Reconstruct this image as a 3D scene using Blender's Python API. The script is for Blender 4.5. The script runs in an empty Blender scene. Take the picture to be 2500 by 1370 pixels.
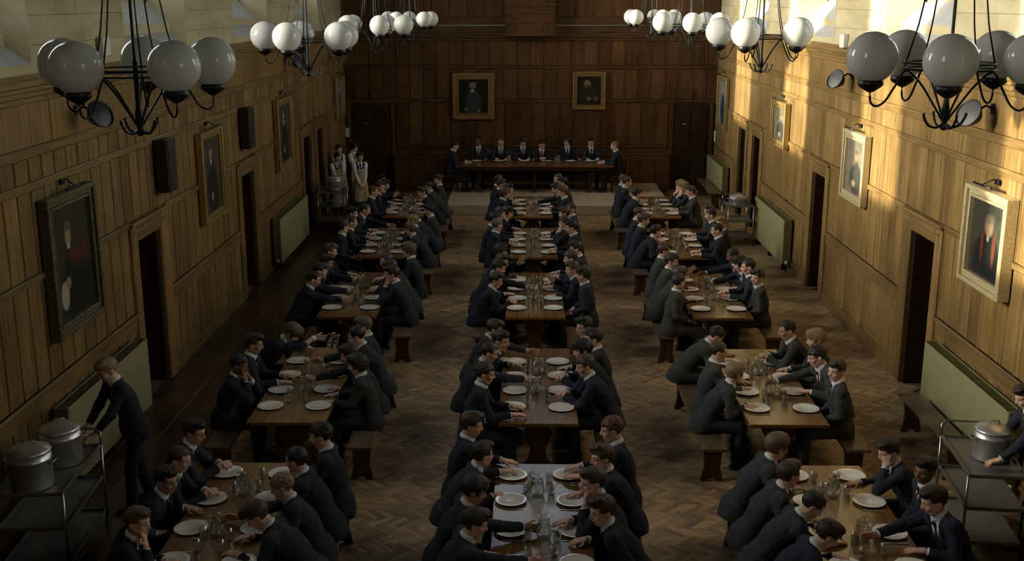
import bpy, math, random
import numpy as np
from mathutils import Matrix, Vector
random.seed(7)
SC = bpy.context.scene
COL = SC.collection
R = math.radians

# ---------------------------------------------------------------- camera
F_PX, CAM_H = 2707.0, 5.2
PITCH = math.atan(685.0 / F_PX)
YAW = math.atan(35.0 / math.hypot(F_PX, 685.0))
cam_d = bpy.data.cameras.new('camera')
cam_d.sensor_width = 36.0
cam_d.lens = F_PX * 36.0 / 2500.0
cam_d.clip_end = 300
cam = bpy.data.objects.new('camera', cam_d)
COL.objects.link(cam)
cam.location = (0, 0, CAM_H)
cam.rotation_euler = (math.pi / 2 - PITCH, 0, YAW)
SC.camera = cam

# ---------------------------------------------------------------- sky, sun, exposure
SUN_AZ, SUN_EL = R(6.0), R(15.0)          # the light travels towards +X, a little towards the dais
SUN_DIR = Vector((math.cos(SUN_EL) * math.cos(SUN_AZ), math.cos(SUN_EL) * math.sin(SUN_AZ), -math.sin(SUN_EL)))
W = bpy.data.worlds.new('sky'); SC.world = W; W.use_nodes = True
wn = W.node_tree.nodes; wl = W.node_tree.links
wn.clear()
w_out = wn.new('ShaderNodeOutputWorld'); w_bg = wn.new('ShaderNodeBackground'); w_sky = wn.new('ShaderNodeTexSky')
w_sky.sky_type = 'NISHITA'; w_sky.sun_disc = False
w_sky.sun_elevation = SUN_EL
w_sky.sun_rotation = math.atan2(-SUN_DIR.x, -SUN_DIR.y)
w_sky.air_density = 1.0; w_sky.dust_density = 4.0; w_sky.ozone_density = 1.0
w_hs = wn.new('ShaderNodeHueSaturation'); w_hs.inputs['Saturation'].default_value = 0.45
wl.new(w_sky.outputs[0], w_hs.inputs['Color']); wl.new(w_hs.outputs[0], w_bg.inputs[0]); wl.new(w_bg.outputs[0], w_out.inputs[0])
w_bg.inputs[1].default_value = 2.3
sun_d = bpy.data.lights.new('sun', 'SUN'); sun_d.energy = 18.0; sun_d.color = (1.0, 0.88, 0.63); sun_d.angle = R(1.3)
sun = bpy.data.objects.new('sun', sun_d); COL.objects.link(sun)
sun.rotation_euler = SUN_DIR.to_track_quat('-Z', 'Y').to_euler()
SC.view_settings.view_transform = 'Standard'
SC.view_settings.look = 'None'
SC.view_settings.gamma = 1.0
SC.view_settings.use_curve_mapping = False
SC.view_settings.exposure = 0.0
SC.cycles.max_bounces = 7
SC.cycles.use_adaptive_sampling = True
SC.cycles.adaptive_threshold = 0.02
SC.cycles.diffuse_bounces = 4
SC.cycles.transparent_max_bounces = 12
SC.cycles.caustics_reflective = False
SC.cycles.caustics_refractive = False

# the hall
XL, XR, YB, YF = -5.05, 5.28, 31.0, -5.0
WALL_T = 0.6
WIN0, WINP, WINW = 14.2, 5.35, 2.6        # windows: first near edge, spacing, width at the wall face
WIN_SILL, WIN_HEAD, WIN_SPLAY = 4.56, 8.4, 0.36
WIN_YS = [WIN0 + WINP * k for k in (-3, -1, 0, 1, 2)]  # unseen pair behind the camera is added to brighten the near globes
EAVES, RIDGE = 9.0, 13.6
def portal(name, loc, rot, sx, sy):
    d = bpy.data.lights.new(name, 'AREA'); d.shape = 'RECTANGLE'; d.size = sx; d.size_y = sy
    d.cycles.is_portal = True
    o = bpy.data.objects.new(name, d); COL.objects.link(o); o.location = loc; o.rotation_euler = rot
    return o
for y in WIN_YS:
    portal('daylight_portal', (XL - WALL_T - 0.02, y + WINW / 2, 6.8), (0, R(-90), 0), 3.3, WINW - 2 * WIN_SPLAY)
    portal('daylight_portal', (XR + WALL_T + 0.02, y + WINW / 2, 6.8), (0, R(90), 0), 3.3, WINW - 2 * WIN_SPLAY)
portal('daylight_portal', (0.11, YB + 0.42, 10.95), (R(-90), 0, 0), 3.0, 2.5)

# ---------------------------------------------------------------- materials
def nt(name):
    m = bpy.data.materials.new(name); m.use_nodes = True
    n = m.node_tree.nodes; l = m.node_tree.links
    return m, n, l, n['Principled BSDF']
def ramp(n, stops, interp='LINEAR'):
    r = n.new('ShaderNodeValToRGB'); r.color_ramp.interpolation = interp
    e = r.color_ramp.elements
    e[0].position, e[0].color = stops[0][0], (*stops[0][1], 1)
    e[1].position, e[1].color = stops[-1][0], (*stops[-1][1], 1)
    for p, c in stops[1:-1]:
        x = e.new(p); x.color = (*c, 1)
    return r
def mixc(n, l, a, b, fac, mode='MIX'):
    x = n.new('ShaderNodeMix'); x.data_type = 'RGBA'; x.blend_type = mode
    for s, v in ((x.inputs[0], fac), (x.inputs[6], a), (x.inputs[7], b)):
        if hasattr(v, 'is_linked'): l.new(v, s)
        elif isinstance(v, (int, float)): s.default_value = v
        else: s.default_value = (*v, 1)
    return x.outputs[2]
def math_n(n, l, op, a, b=0.0, clamp=False):
    x = n.new('ShaderNodeMath'); x.operation = op; x.use_clamp = clamp
    for s, v in ((x.inputs[0], a), (x.inputs[1], b)):
        if hasattr(v, 'is_linked'): l.new(v, s)
        else: s.default_value = v
    return x.outputs[0]
def bump(n, l, b, height, strength=0.2, dist=0.01):
    x = n.new('ShaderNodeBump'); x.inputs['Strength'].default_value = strength; x.inputs['Distance'].default_value = dist
    l.new(height, x.inputs['Height']); l.new(x.outputs[0], b.inputs['Normal'])
def wood(name, c_dark, c_mid, c_light, grain=(22, 22, 1.6), rough=0.42, vary=0.35, spec=0.4, world=False):
    """grain stretched along one axis, colour differing from piece to piece"""
    m, n, l, b = nt(name)
    tc = n.new('ShaderNodeTexCoord'); oi = n.new('ShaderNodeObjectInfo'); geo = n.new('ShaderNodeNewGeometry')
    mp = n.new('ShaderNodeMapping'); mp.inputs['Scale'].default_value = grain
    l.new(geo.outputs['Position'] if world else tc.outputs['Object'], mp.inputs['Vector'])
    cmb = n.new('ShaderNodeCombineXYZ')
    off = math_n(n, l, 'MULTIPLY', oi.outputs['Random'], 37.0)
    for k in range(3): l.new(off, cmb.inputs[k])
    l.new(cmb.outputs[0], mp.inputs['Location'])
    ns = n.new('ShaderNodeTexNoise'); ns.inputs['Scale'].default_value = 1.0; ns.inputs['Detail'].default_value = 6; ns.inputs['Distortion'].default_value = 0.6
    l.new(mp.outputs[0], ns.inputs['Vector'])
    rp = ramp(n, [(0.25, c_dark), (0.5, c_mid), (0.78, c_light)])
    l.new(ns.outputs['Fac'], rp.inputs[0])
    big = n.new('ShaderNodeTexNoise'); big.inputs['Scale'].default_value = 1.1; big.inputs['Detail'].default_value = 5
    l.new(geo.outputs['Position'], big.inputs['Vector'])
    at = n.new('ShaderNodeAttribute'); at.attribute_name = 'tone'
    rv = math_n(n, l, 'ADD', oi.outputs['Random'], at.outputs['Fac'])
    rv = math_n(n, l, 'FRACT', rv)
    val = math_n(n, l, 'MULTIPLY_ADD', rv, vary)          # random*vary + (1 - vary/2)
    val.node.inputs[2].default_value = 1.0 - vary / 2
    val2 = math_n(n, l, 'MULTIPLY_ADD', big.outputs['Fac'], 1.1); val2.node.inputs[2].default_value = 0.45
    v = math_n(n, l, 'MULTIPLY', val, val2)
    cc = n.new('ShaderNodeCombineColor')
    for k in range(3): l.new(v, cc.inputs[k])
    col = mixc(n, l, rp.outputs[0], cc.outputs[0], 1.0, 'MULTIPLY')
    l.new(col, b.inputs['Base Color'])
    b.inputs['Roughness'].default_value = rough; b.inputs['Specular IOR Level'].default_value = spec
    bump(n, l, b, ns.outputs['Fac'], 0.12, 0.004)
    return m
def plain(name, col, rough=0.5, metal=0.0, noise=0.0, nscale=30.0, spec=0.5, bmp=0.0, objcol=False, coat=0.0):
    m, n, l, b = nt(name)
    b.inputs['Roughness'].default_value = rough; b.inputs['Metallic'].default_value = metal; b.inputs['Specular IOR Level'].default_value = spec
    b.inputs['Coat Weight'].default_value = coat
    tc = n.new('ShaderNodeTexCoord')
    ns = n.new('ShaderNodeTexNoise'); ns.inputs['Scale'].default_value = nscale; ns.inputs['Detail'].default_value = 4
    l.new(tc.outputs['Object'], ns.inputs['Vector'])
    if objcol:
        oi = n.new('ShaderNodeObjectInfo'); base = oi.outputs['Color']
    else:
        base = col
    lo = [max(0, 1 - noise)] * 3; hi = [1 + noise] * 3
    rp = ramp(n, [(0.3, lo), (0.7, hi)]); l.new(ns.outputs['Fac'], rp.inputs[0])
    l.new(mixc(n, l, rp.outputs[0], base, 1.0, 'MULTIPLY'), b.inputs['Base Color'])
    if bmp: bump(n, l, b, ns.outputs['Fac'], bmp, 0.004)
    return m
M = {}
M['oak'] = wood('oak_panel', (.085, .048, .016), (.19, .116, .040), (.29, .190, .072), (26, 26, 1.3), 0.38, 0.42)
M['oak_h'] = wood('oak_rail', (.10, .059, .020), (.175, .108, .038), (.25, .164, .063), (26, 1.3, 26), 0.38, 0.2)
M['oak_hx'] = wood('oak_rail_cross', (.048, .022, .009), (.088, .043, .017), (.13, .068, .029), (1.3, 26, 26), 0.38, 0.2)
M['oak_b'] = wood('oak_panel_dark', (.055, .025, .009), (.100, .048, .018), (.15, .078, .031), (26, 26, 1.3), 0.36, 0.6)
M['groove'] = wood('oak_backing', (.060, .034, .013), (.09, .052, .02), (.12, .07, .028), (20, 20, 1.3), 0.6, 0.1, 0.2)
M['door'] = wood('door_wood', (.018, .008, .004), (.032, .015, .007), (.05, .024, .011), (24, 24, 1.4), 0.4, 0.2)
M['table'] = wood('table_top_wood', (.12, .056, .015), (.18, .091, .026), (.24, .132, .042), (30, 1.2, 30), 0.2, 0.25, 0.5)
M['tablex'] = wood('high_table_wood', (.10, .045, .013), (.17, .080, .025), (.23, .120, .042), (1.2, 30, 30), 0.26, 0.2, 0.5)
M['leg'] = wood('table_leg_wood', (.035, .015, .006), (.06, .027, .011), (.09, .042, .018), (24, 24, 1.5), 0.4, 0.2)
M['bench'] = wood('bench_wood', (.075, .052, .030), (.13, .092, .055), (.19, .14, .088), (26, 1.2, 26), 0.4, 0.25)
M['parquet'] = wood('parquet_wood', (.20, .130, .062), (.33, .222, .110), (.47, .33, .175), (3, 22, 22), 0.4, 0.75, 0.4)
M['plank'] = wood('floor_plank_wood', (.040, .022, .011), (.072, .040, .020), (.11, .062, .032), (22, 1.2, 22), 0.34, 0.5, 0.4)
M['subfloor'] = plain('subfloor', (.10, .064, .032), 0.8, noise=.3)
M['strip'] = wood('floor_strip_wood', (.14, .075, .032), (.21, .115, .05), (.27, .15, .07), (22, 1.2, 22), 0.4, 0.2)
def stone_mat():
    m, n, l, b = nt('ashlar_stone')
    geo = n.new('ShaderNodeNewGeometry'); oi = n.new('ShaderNodeObjectInfo')
    mp = n.new('ShaderNodeMapping'); mp.inputs['Scale'].default_value = (1, .6, 2.2); l.new(geo.outputs['Position'], mp.inputs[0])
    ns = n.new('ShaderNodeTexNoise'); ns.inputs['Scale'].default_value = 1.6; ns.inputs['Detail'].default_value = 8; l.new(mp.outputs[0], ns.inputs[0])
    rp = ramp(n, [(.3, (.34, .295, .165)), (.5, (.42, .37, .225)), (.72, (.48, .435, .285))]); l.new(ns.outputs['Fac'], rp.inputs[0])
    v = math_n(n, l, 'MULTIPLY_ADD', oi.outputs['Random'], .14); v.node.inputs[2].default_value = .93
    cc = n.new('ShaderNodeCombineColor')
    for k in range(3): l.new(v, cc.inputs[k])
    l.new(mixc(n, l, rp.outputs[0], cc.outputs[0], 1.0, 'MULTIPLY'), b.inputs['Base Color'])
    b.inputs['Roughness'].default_value = .85; b.inputs['Specular IOR Level'].default_value = .2
    bump(n, l, b, ns.outputs['Fac'], .25, .01)
    return m
M['stone'] = stone_mat()
M['slate'] = plain('sill_slate', (.33, .34, .33), .55, noise=.12, nscale=6)
M['carpet'] = plain('dais_carpet', (.46, .39, .28), .95, noise=.12, nscale=60, spec=.1)
M['iron'] = plain('black_iron', (.018, .018, .018), .4, .6, noise=.2)
M['plate'] = plain('white_china', (.84, .82, .73), .18, noise=.02, coat=.3)
M['steel'] = plain('brushed_aluminium', (.58, .58, .55), .33, .72, noise=.08, nscale=12)
M['chrome'] = plain('steel_tube', (.42, .43, .43), .3, 1.0, noise=.05)
M['shelf'] = plain('trolley_shelf_steel', (.24, .24, .22), .4, .6, noise=.1)
M['rad'] = plain('radiator_paint', (.265, .25, .125), .5, noise=.05, nscale=4)
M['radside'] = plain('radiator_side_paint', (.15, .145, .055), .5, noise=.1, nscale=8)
M['gilt'] = plain('gilt_frame', (.36, .25, .09), .38, .55, noise=.3, nscale=40, bmp=.4)
M['gilt_pale'] = plain('pale_gilt_frame', (.50, .42, .24), .42, .35, noise=.2, nscale=40, bmp=.3)
M['ebony'] = plain('carved_dark_frame', (.11, .09, .045), .4, .2, noise=.8, nscale=45, bmp=.9)
M['black'] = plain('black_paint', (.012, .012, .012), .5, noise=.1)
M['lens'] = plain('dark_lens', (.09, .092, .09), .5, noise=.2)
M['white'] = plain('white_plastic', (.62, .62, .58), .5, noise=.03)
M['brass'] = plain('brass', (.45, .30, .08), .35, 1.0, noise=.1)
M['leaf'] = plain('suit_cloth', (.03, .03, .03), .85, noise=.18, nscale=220, spec=.25, bmp=.2, objcol=True)
M['shirt'] = plain('shirt_cotton', (.74, .76, .78), .8, noise=.03, nscale=80, spec=.2)
M['tie'] = plain('tie_silk', (.02, .02, .04), .5, noise=.4, nscale=70, objcol=True)
M['shoe'] = plain('shoe_leather', (.008, .008, .008), .3, noise=.1)
M['apron'] = plain('apron_cotton', (.40, .33, .20), .9, noise=.08, nscale=50, spec=.1)
def skin_mat():
    m, n, l, b = nt('skin')
    oi = n.new('ShaderNodeObjectInfo'); at = n.new('ShaderNodeAttribute'); at.attribute_name = 'feat'
    sp = n.new('ShaderNodeSeparateColor'); l.new(at.outputs['Color'], sp.inputs[0])
    base = mixc(n, l, oi.outputs['Color'], (1.0, .93, .9), 1.0, 'MULTIPLY')
    lips = mixc(n, l, oi.outputs['Color'], (.62, .35, .33), 1.0, 'MULTIPLY')
    brow = mixc(n, l, oi.outputs['Color'], (.12, .09, .07), 1.0, 'MULTIPLY')
    c = mixc(n, l, base, lips, sp.outputs[0]); c = mixc(n, l, c, brow, sp.outputs[1]); c = mixc(n, l, c, (.34, .32, .30), sp.outputs[2])
    c = mixc(n, l, c, (.02, .014, .01), at.outputs['Alpha'])
    l.new(c, b.inputs['Base Color']); b.inputs['Roughness'].default_value = .5; b.inputs['Specular IOR Level'].default_value = .35
    b.inputs['Subsurface Weight'].default_value = .06; b.inputs['Subsurface Radius'].default_value = (.02, .008, .004)
    return m
M['skin'] = skin_mat()
def hair_mat():
    m, n, l, b = nt('hair')
    oi = n.new('ShaderNodeObjectInfo'); tc = n.new('ShaderNodeTexCoord')
    mp = n.new('ShaderNodeMapping'); mp.inputs['Scale'].default_value = (28, 90, 28); l.new(tc.outputs['Object'], mp.inputs[0])
    ns = n.new('ShaderNodeTexNoise'); ns.inputs['Scale'].default_value = 2.2; ns.inputs['Detail'].default_value = 5; ns.inputs['Distortion'].default_value = 1.2
    l.new(mp.outputs[0], ns.inputs[0])
    rp = ramp(n, [(.3, (.45, .45, .45)), (.7, (1.5, 1.45, 1.35))]); l.new(ns.outputs['Fac'], rp.inputs[0])
    l.new(mixc(n, l, rp.outputs[0], oi.outputs['Color'], 1.0, 'MULTIPLY'), b.inputs['Base Color'])
    b.inputs['Roughness'].default_value = .42; b.inputs['Specular IOR Level'].default_value = .5
    bump(n, l, b, ns.outputs['Fac'], .7, .006)
    return m
M['hair'] = hair_mat()
def thin_glass(name, tint, edge, base=.05):
    m = bpy.data.materials.new(name); m.use_nodes = True
    n = m.node_tree.nodes; l = m.node_tree.links; n.clear()
    o = n.new('ShaderNodeOutputMaterial'); mx = n.new('ShaderNodeMixShader'); t = n.new('ShaderNodeBsdfTransparent'); g = n.new('ShaderNodeBsdfGlossy')
    lw = n.new('ShaderNodeLayerWeight'); lw.inputs[0].default_value = .35
    t.inputs[0].default_value = (*tint, 1); g.inputs['Color'].default_value = (.9, .92, .9, 1); g.inputs['Roughness'].default_value = .06
    f = math_n(n, l, 'MULTIPLY_ADD', lw.outputs['Facing'], edge); f.node.inputs[2].default_value = base
    l.new(f, mx.inputs[0]); l.new(t.outputs[0], mx.inputs[1]); l.new(g.outputs[0], mx.inputs[2]); l.new(mx.outputs[0], o.inputs[0])
    return m
M['tumbler'] = thin_glass('clear_glass', (.97, .98, .97), .5, .10)
M['pane'] = thin_glass('window_glass', (.93, .95, .95), .3, .03)
M['water'] = thin_glass('water', (.94, .96, .95), .3, .05)
def opal():
    m = bpy.data.materials.new('opal_glass'); m.use_nodes = True
    n = m.node_tree.nodes; l = m.node_tree.links; n.clear()
    o = n.new('ShaderNodeOutputMaterial'); m1 = n.new('ShaderNodeMixShader'); m2 = n.new('ShaderNodeMixShader')
    d = n.new('ShaderNodeBsdfDiffuse'); t = n.new('ShaderNodeBsdfTranslucent'); g = n.new('ShaderNodeBsdfGlossy'); fr = n.new('ShaderNodeFresnel')
    fr.inputs[0].default_value = 1.45
    tc = n.new('ShaderNodeTexCoord'); ns = n.new('ShaderNodeTexNoise'); ns.inputs['Scale'].default_value = 4.0; l.new(tc.outputs['Object'], ns.inputs[0])
    rp = ramp(n, [(.2, (.84, .85, .79)), (.8, (.88, .89, .83))]); l.new(ns.outputs['Fac'], rp.inputs[0])
    l.new(rp.outputs[0], d.inputs[0]); l.new(rp.outputs[0], t.inputs[0]); g.inputs['Roughness'].default_value = .12
    m1.inputs[0].default_value = .45
    l.new(d.outputs[0], m1.inputs[1]); l.new(t.outputs[0], m1.inputs[2]); l.new(fr.outputs[0], m2.inputs[0]); l.new(m1.outputs[0], m2.inputs[1]); l.new(g.outputs[0], m2.inputs[2]); l.new(m2.outputs[0], o.inputs[0])
    return m
M['opal'] = opal()
def portrait(name, bg, blobs):
    """a painted canvas: soft ellipses (cx, cy, rx, ry, colour, edge) laid over a ground, in the canvas's own 0..1 frame"""
    m, n, l, b = nt(name)
    tc = n.new('ShaderNodeTexCoord'); sx = n.new('ShaderNodeSeparateXYZ'); l.new(tc.outputs['Generated'], sx.inputs[0])
    ns = n.new('ShaderNodeTexNoise'); ns.inputs['Scale'].default_value = 5.0; ns.inputs['Detail'].default_value = 4; l.new(tc.outputs['Generated'], ns.inputs[0])
    rp = ramp(n, [(.3, [c * .6 for c in bg]), (.7, [c * 1.4 for c in bg])]); l.new(ns.outputs['Fac'], rp.inputs[0])
    col = rp.outputs[0]
    wob = math_n(n, l, 'MULTIPLY_ADD', ns.outputs['Fac'], .5); wob.node.inputs[2].default_value = -.25
    for cx, cy, rx, ry, c, e in blobs:
        dx = math_n(n, l, 'DIVIDE', math_n(n, l, 'SUBTRACT', sx.outputs[0], cx), rx)
        dy = math_n(n, l, 'DIVIDE', math_n(n, l, 'SUBTRACT', sx.outputs[2], cy), ry)
        d = math_n(n, l, 'SQRT', math_n(n, l, 'ADD', math_n(n, l, 'MULTIPLY', dx, dx), math_n(n, l, 'MULTIPLY', dy, dy)))
        d = math_n(n, l, 'ADD', d, wob)
        f = math_n(n, l, 'DIVIDE', math_n(n, l, 'SUBTRACT', 1.0 + e, d), 2 * e, True)
        col = mixc(n, l, col, c, f)
    l.new(col, b.inputs['Base Color']); b.inputs['Roughness'].default_value = .35; b.inputs['Specular IOR Level'].default_value = .4
    return m

# ---------------------------------------------------------------- mesh helpers
def curve(P, n=4):
    """smooth line through the points"""
    P = [Vector(p) for p in P]; out = []
    for i in range(len(P) - 1):
        a, b, c, d = P[max(i - 1, 0)], P[i], P[i + 1], P[min(i + 2, len(P) - 1)]
        for k in range(n):
            t = k / n; out.append(.5 * ((2 * b) + (c - a) * t + (2 * a - 5 * b + 4 * c - d) * t * t + (3 * b - a - 3 * c + d) * t ** 3))
    return out + [P[-1]]
class MB:
    """collects simple shapes into one mesh"""
    def __init__(s): s.v, s.f, s.sm = [], [], []
    def add(s, vs, fs, smooth=False, mat=None):
        o = len(s.v)
        s.v += [tuple(mat @ Vector(p)) if mat else tuple(p) for p in vs]
        s.f += [tuple(i + o for i in q) for q in fs]; s.sm += [smooth] * len(fs)
        return s
    def box(s, x0, x1, y0, y1, z0, z1, mat=None):
        v = [(x, y, z) for z in (z0, z1) for y in (y0, y1) for x in (x0, x1)]
        return s.add(v, [(0, 2, 3, 1), (4, 5, 7, 6), (0, 1, 5, 4), (2, 6, 7, 3), (0, 4, 6, 2), (1, 3, 7, 5)], False, mat)
    def cbox(s, x0, x1, y0, y1, z0, z1, c, mat=None):
        """box with chamfered edges (26 faces)"""
        cx, cy, cz = (x0 + x1) / 2, (y0 + y1) / 2, (z0 + z1) / 2
        h = ((x1 - x0) / 2, (y1 - y0) / 2, (z1 - z0) / 2)
        vs, ix = [], {}
        for sx in (-1, 1):
            for sy in (-1, 1):
                for sz in (-1, 1):
                    for a in range(3):
                        d = [h[0] - c, h[1] - c, h[2] - c]; d[a] = h[a]
                        ix[sx, sy, sz, a] = len(vs); vs.append((cx + sx * d[0], cy + sy * d[1], cz + sz * d[2]))
        fs = []
        for a in range(3):
            b_, c_ = (a + 1) % 3, (a + 2) % 3
            for sg in (-1, 1):
                q = []
                for p, r in ((-1, -1), (1, -1), (1, 1), (-1, 1)):
                    k = [0, 0, 0]; k[a] = sg; k[b_] = p; k[c_] = r; q.append(ix[k[0], k[1], k[2], a])
                fs.append(tuple(q if sg > 0 else q[::-1]))
            for p in (-1, 1):
                for r in (-1, 1):
                    q = []
                    for sg, w in ((-1, b_), (1, b_), (1, c_), (-1, c_)):
                        k = [0, 0, 0]; k[a] = sg; k[b_] = p; k[c_] = r; q.append(ix[k[0], k[1], k[2], w])
                    fs.append(tuple(q if p * r < 0 else q[::-1]))
        for sx in (-1, 1):
            for sy in (-1, 1):
                for sz in (-1, 1):
                    q = [ix[sx, sy, sz, a] for a in range(3)]
                    fs.append(tuple(q if sx * sy * sz > 0 else q[::-1]))
        return s.add(vs, fs, False, mat)
    def lathe(s, prof, n=24, mat=None, smooth=True):
        vs = [(r * math.cos(2 * math.pi * k / n), r * math.sin(2 * math.pi * k / n), z) for r, z in prof for k in range(n)]
        fs = [(i * n + k, i * n + (k + 1) % n, (i + 1) * n + (k + 1) % n, (i + 1) * n + k) for i in range(len(prof) - 1) for k in range(n)]
        return s.add(vs, fs, smooth, mat)
    def tube(s, pts, r, n=8, closed=False, mat=None):
        pts = [Vector(p) for p in pts]; m = len(pts); vs = []
        rr = r if isinstance(r, (list, tuple)) else [r] * m
        up = Vector((0, 0, 1))
        for i, p in enumerate(pts):
            a = pts[i - 1] if (i or closed) else p; b = pts[(i + 1) % m] if (i < m - 1 or closed) else p
            t = (b - a).normalized()
            u = t.cross(up)
            if u.length < .05: u = t.cross(Vector((1, 0, 0)))
            u.normalize(); w = t.cross(u)
            vs += [p + rr[i] * (math.cos(2 * math.pi * k / n) * u + math.sin(2 * math.pi * k / n) * w) for k in range(n)]
        fs = []
        for i in range(m if closed else m - 1):
            j = (i + 1) % m
            fs += [(i * n + k, j * n + k, j * n + (k + 1) % n, i * n + (k + 1) % n) for k in range(n)]
        if not closed: fs += [tuple(range(n)), tuple(range((m - 1) * n, m * n))[::-1]]
        return s.add(vs, fs, True, mat)
    def prism(s, poly, y0, y1, mat=None):
        """outline in x, z drawn out along y"""
        n = len(poly)
        vs = [(x, y0, z) for x, z in poly] + [(x, y1, z) for x, z in poly]
        fs = [tuple(range(n)), tuple(range(n, 2 * n))[::-1]] + [(k, k + n, (k + 1) % n + n, (k + 1) % n) for k in range(n)]
        return s.add(vs, fs, False, mat)
    def mesh(s, name, material=None):
        me = bpy.data.meshes.new(name); me.from_pydata(s.v, [], s.f)
        me.polygons.foreach_set('use_smooth', s.sm)
        if material: me.materials.append(material)
        me.update(); return me
def link(name, data, parent=None, loc=(0, 0, 0), rot=(0, 0, 0), scl=(1, 1, 1)):
    o = bpy.data.objects.new(name, data); COL.objects.link(o)
    o.location = loc; o.rotation_euler = rot; o.scale = scl
    if parent: o.parent = parent
    return o
def build(name, mb, mat, parent=None, loc=(0, 0, 0), rot=(0, 0, 0)):
    return link(name, mb.mesh(name, mat), parent, loc, rot)
def tag(o, label, cat, group=None):
    o['label'] = label; o['category'] = cat
    if group: o['group'] = group
    return o
def thing(name, label, cat, loc=(0, 0, 0), rz=0.0, group=None):
    o = link(name, None, None, loc, (0, 0, rz)); o.empty_display_size = .1
    return tag(o, label, cat, group)
def structure(o): o['kind'] = 'structure'; return o
MESH = {}
def shared(key, make):
    if key not in MESH: MESH[key] = make()
    return MESH[key]
ORD = ['first', 'second', 'third', 'fourth', 'fifth', 'sixth', 'seventh', 'eighth']

# ---------------------------------------------------------------- bodies as smooth distance fields
class Field:
    def __init__(s, lo, hi, h):
        s.lo = np.array(lo, np.float32); s.h = h
        s.n = np.ceil((np.array(hi) - np.array(lo)) / h).astype(int) + 1
        s.F = np.full(s.n, 1.0, np.float32)
    def region(s, lo, hi):
        a = np.clip(np.floor((np.array(lo) - s.lo) / s.h).astype(int), 0, s.n); b = np.clip(np.ceil((np.array(hi) - s.lo) / s.h).astype(int) + 1, 0, s.n)
        if np.any(b <= a): return None, None
        g = [s.lo[k] + s.h * np.arange(a[k], b[k], dtype=np.float32) for k in range(3)]
        return (slice(a[0], b[0]), slice(a[1], b[1]), slice(a[2], b[2])), np.meshgrid(*g, indexing='ij', sparse=True)
    def put(s, sl, d, k, op='add'):
        f = s.F[sl]
        if op == 'sub':
            hh = np.maximum(k - np.abs(f + d), 0) / k if k > 0 else 0
            s.F[sl] = np.maximum(f, -d) + hh * hh * k * .25
        else:
            hh = np.maximum(k - np.abs(f - d), 0) / k if k > 0 else 0
            s.F[sl] = np.minimum(f, d) - hh * hh * k * .25
    def cap(s, a, b, ra, rb, k=.02, op='add'):
        a = np.array(a, float); b = np.array(b, float); m = max(ra, rb) + k + 3 * s.h
        sl, P = s.region(np.minimum(a, b) - m, np.maximum(a, b) + m)
        if sl is None: return s
        d = b - a; L2 = max(d @ d, 1e-9)
        q = [P[i] - a[i] for i in range(3)]
        t = np.clip((q[0] * d[0] + q[1] * d[1] + q[2] * d[2]) / L2, 0, 1)
        dd = np.sqrt((q[0] - t * d[0]) ** 2 + (q[1] - t * d[1]) ** 2 + (q[2] - t * d[2]) ** 2) - (ra + t * (rb - ra))
        s.put(sl, dd.astype(np.float32), k, op); return s
    def ell(s, c, ax, r, k=.02, op='add'):
        """ellipsoid: centre, 3x3 axes (rows), radii"""
        c = np.array(c, float); ax = np.array(ax, float); r = np.array(r, float)
        m = np.abs(ax.T) @ r + k + 3 * s.h
        sl, P = s.region(c - m, c + m)
        if sl is None: return s
        q = [P[i] - c[i] for i in range(3)]
        u = [(q[0] * ax[j][0] + q[1] * ax[j][1] + q[2] * ax[j][2]) for j in range(3)]
        k0 = np.sqrt(sum((u[j] / r[j]) ** 2 for j in range(3))) + 1e-6
        k1 = np.sqrt(sum((u[j] / r[j] ** 2) ** 2 for j in range(3))) + 1e-6
        s.put(sl, (k0 * (k0 - 1) / k1).astype(np.float32), k, op); return s
    def rbox(s, c, ax, r, rad, k=.01, op='add'):
        c = np.array(c, float); ax = np.array(ax, float); r = np.array(r, float)
        m = np.abs(ax.T) @ r + rad + k + 3 * s.h
        sl, P = s.region(c - m, c + m)
        if sl is None: return s
        q = [P[i] - c[i] for i in range(3)]
        u = [np.abs(q[0] * ax[j][0] + q[1] * ax[j][1] + q[2] * ax[j][2]) - (r[j] - rad) for j in range(3)]
        d = np.sqrt(sum(np.maximum(x, 0) ** 2 for x in u)) + np.minimum(np.maximum(np.maximum(u[0], u[1]), u[2]), 0) - rad
        s.put(sl, d.astype(np.float32), k, op); return s
    def grid(s):
        return np.meshgrid(*[s.lo[k] + s.h * np.arange(s.n[k], dtype=np.float32) for k in range(3)], indexing='ij', sparse=True)
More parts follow.
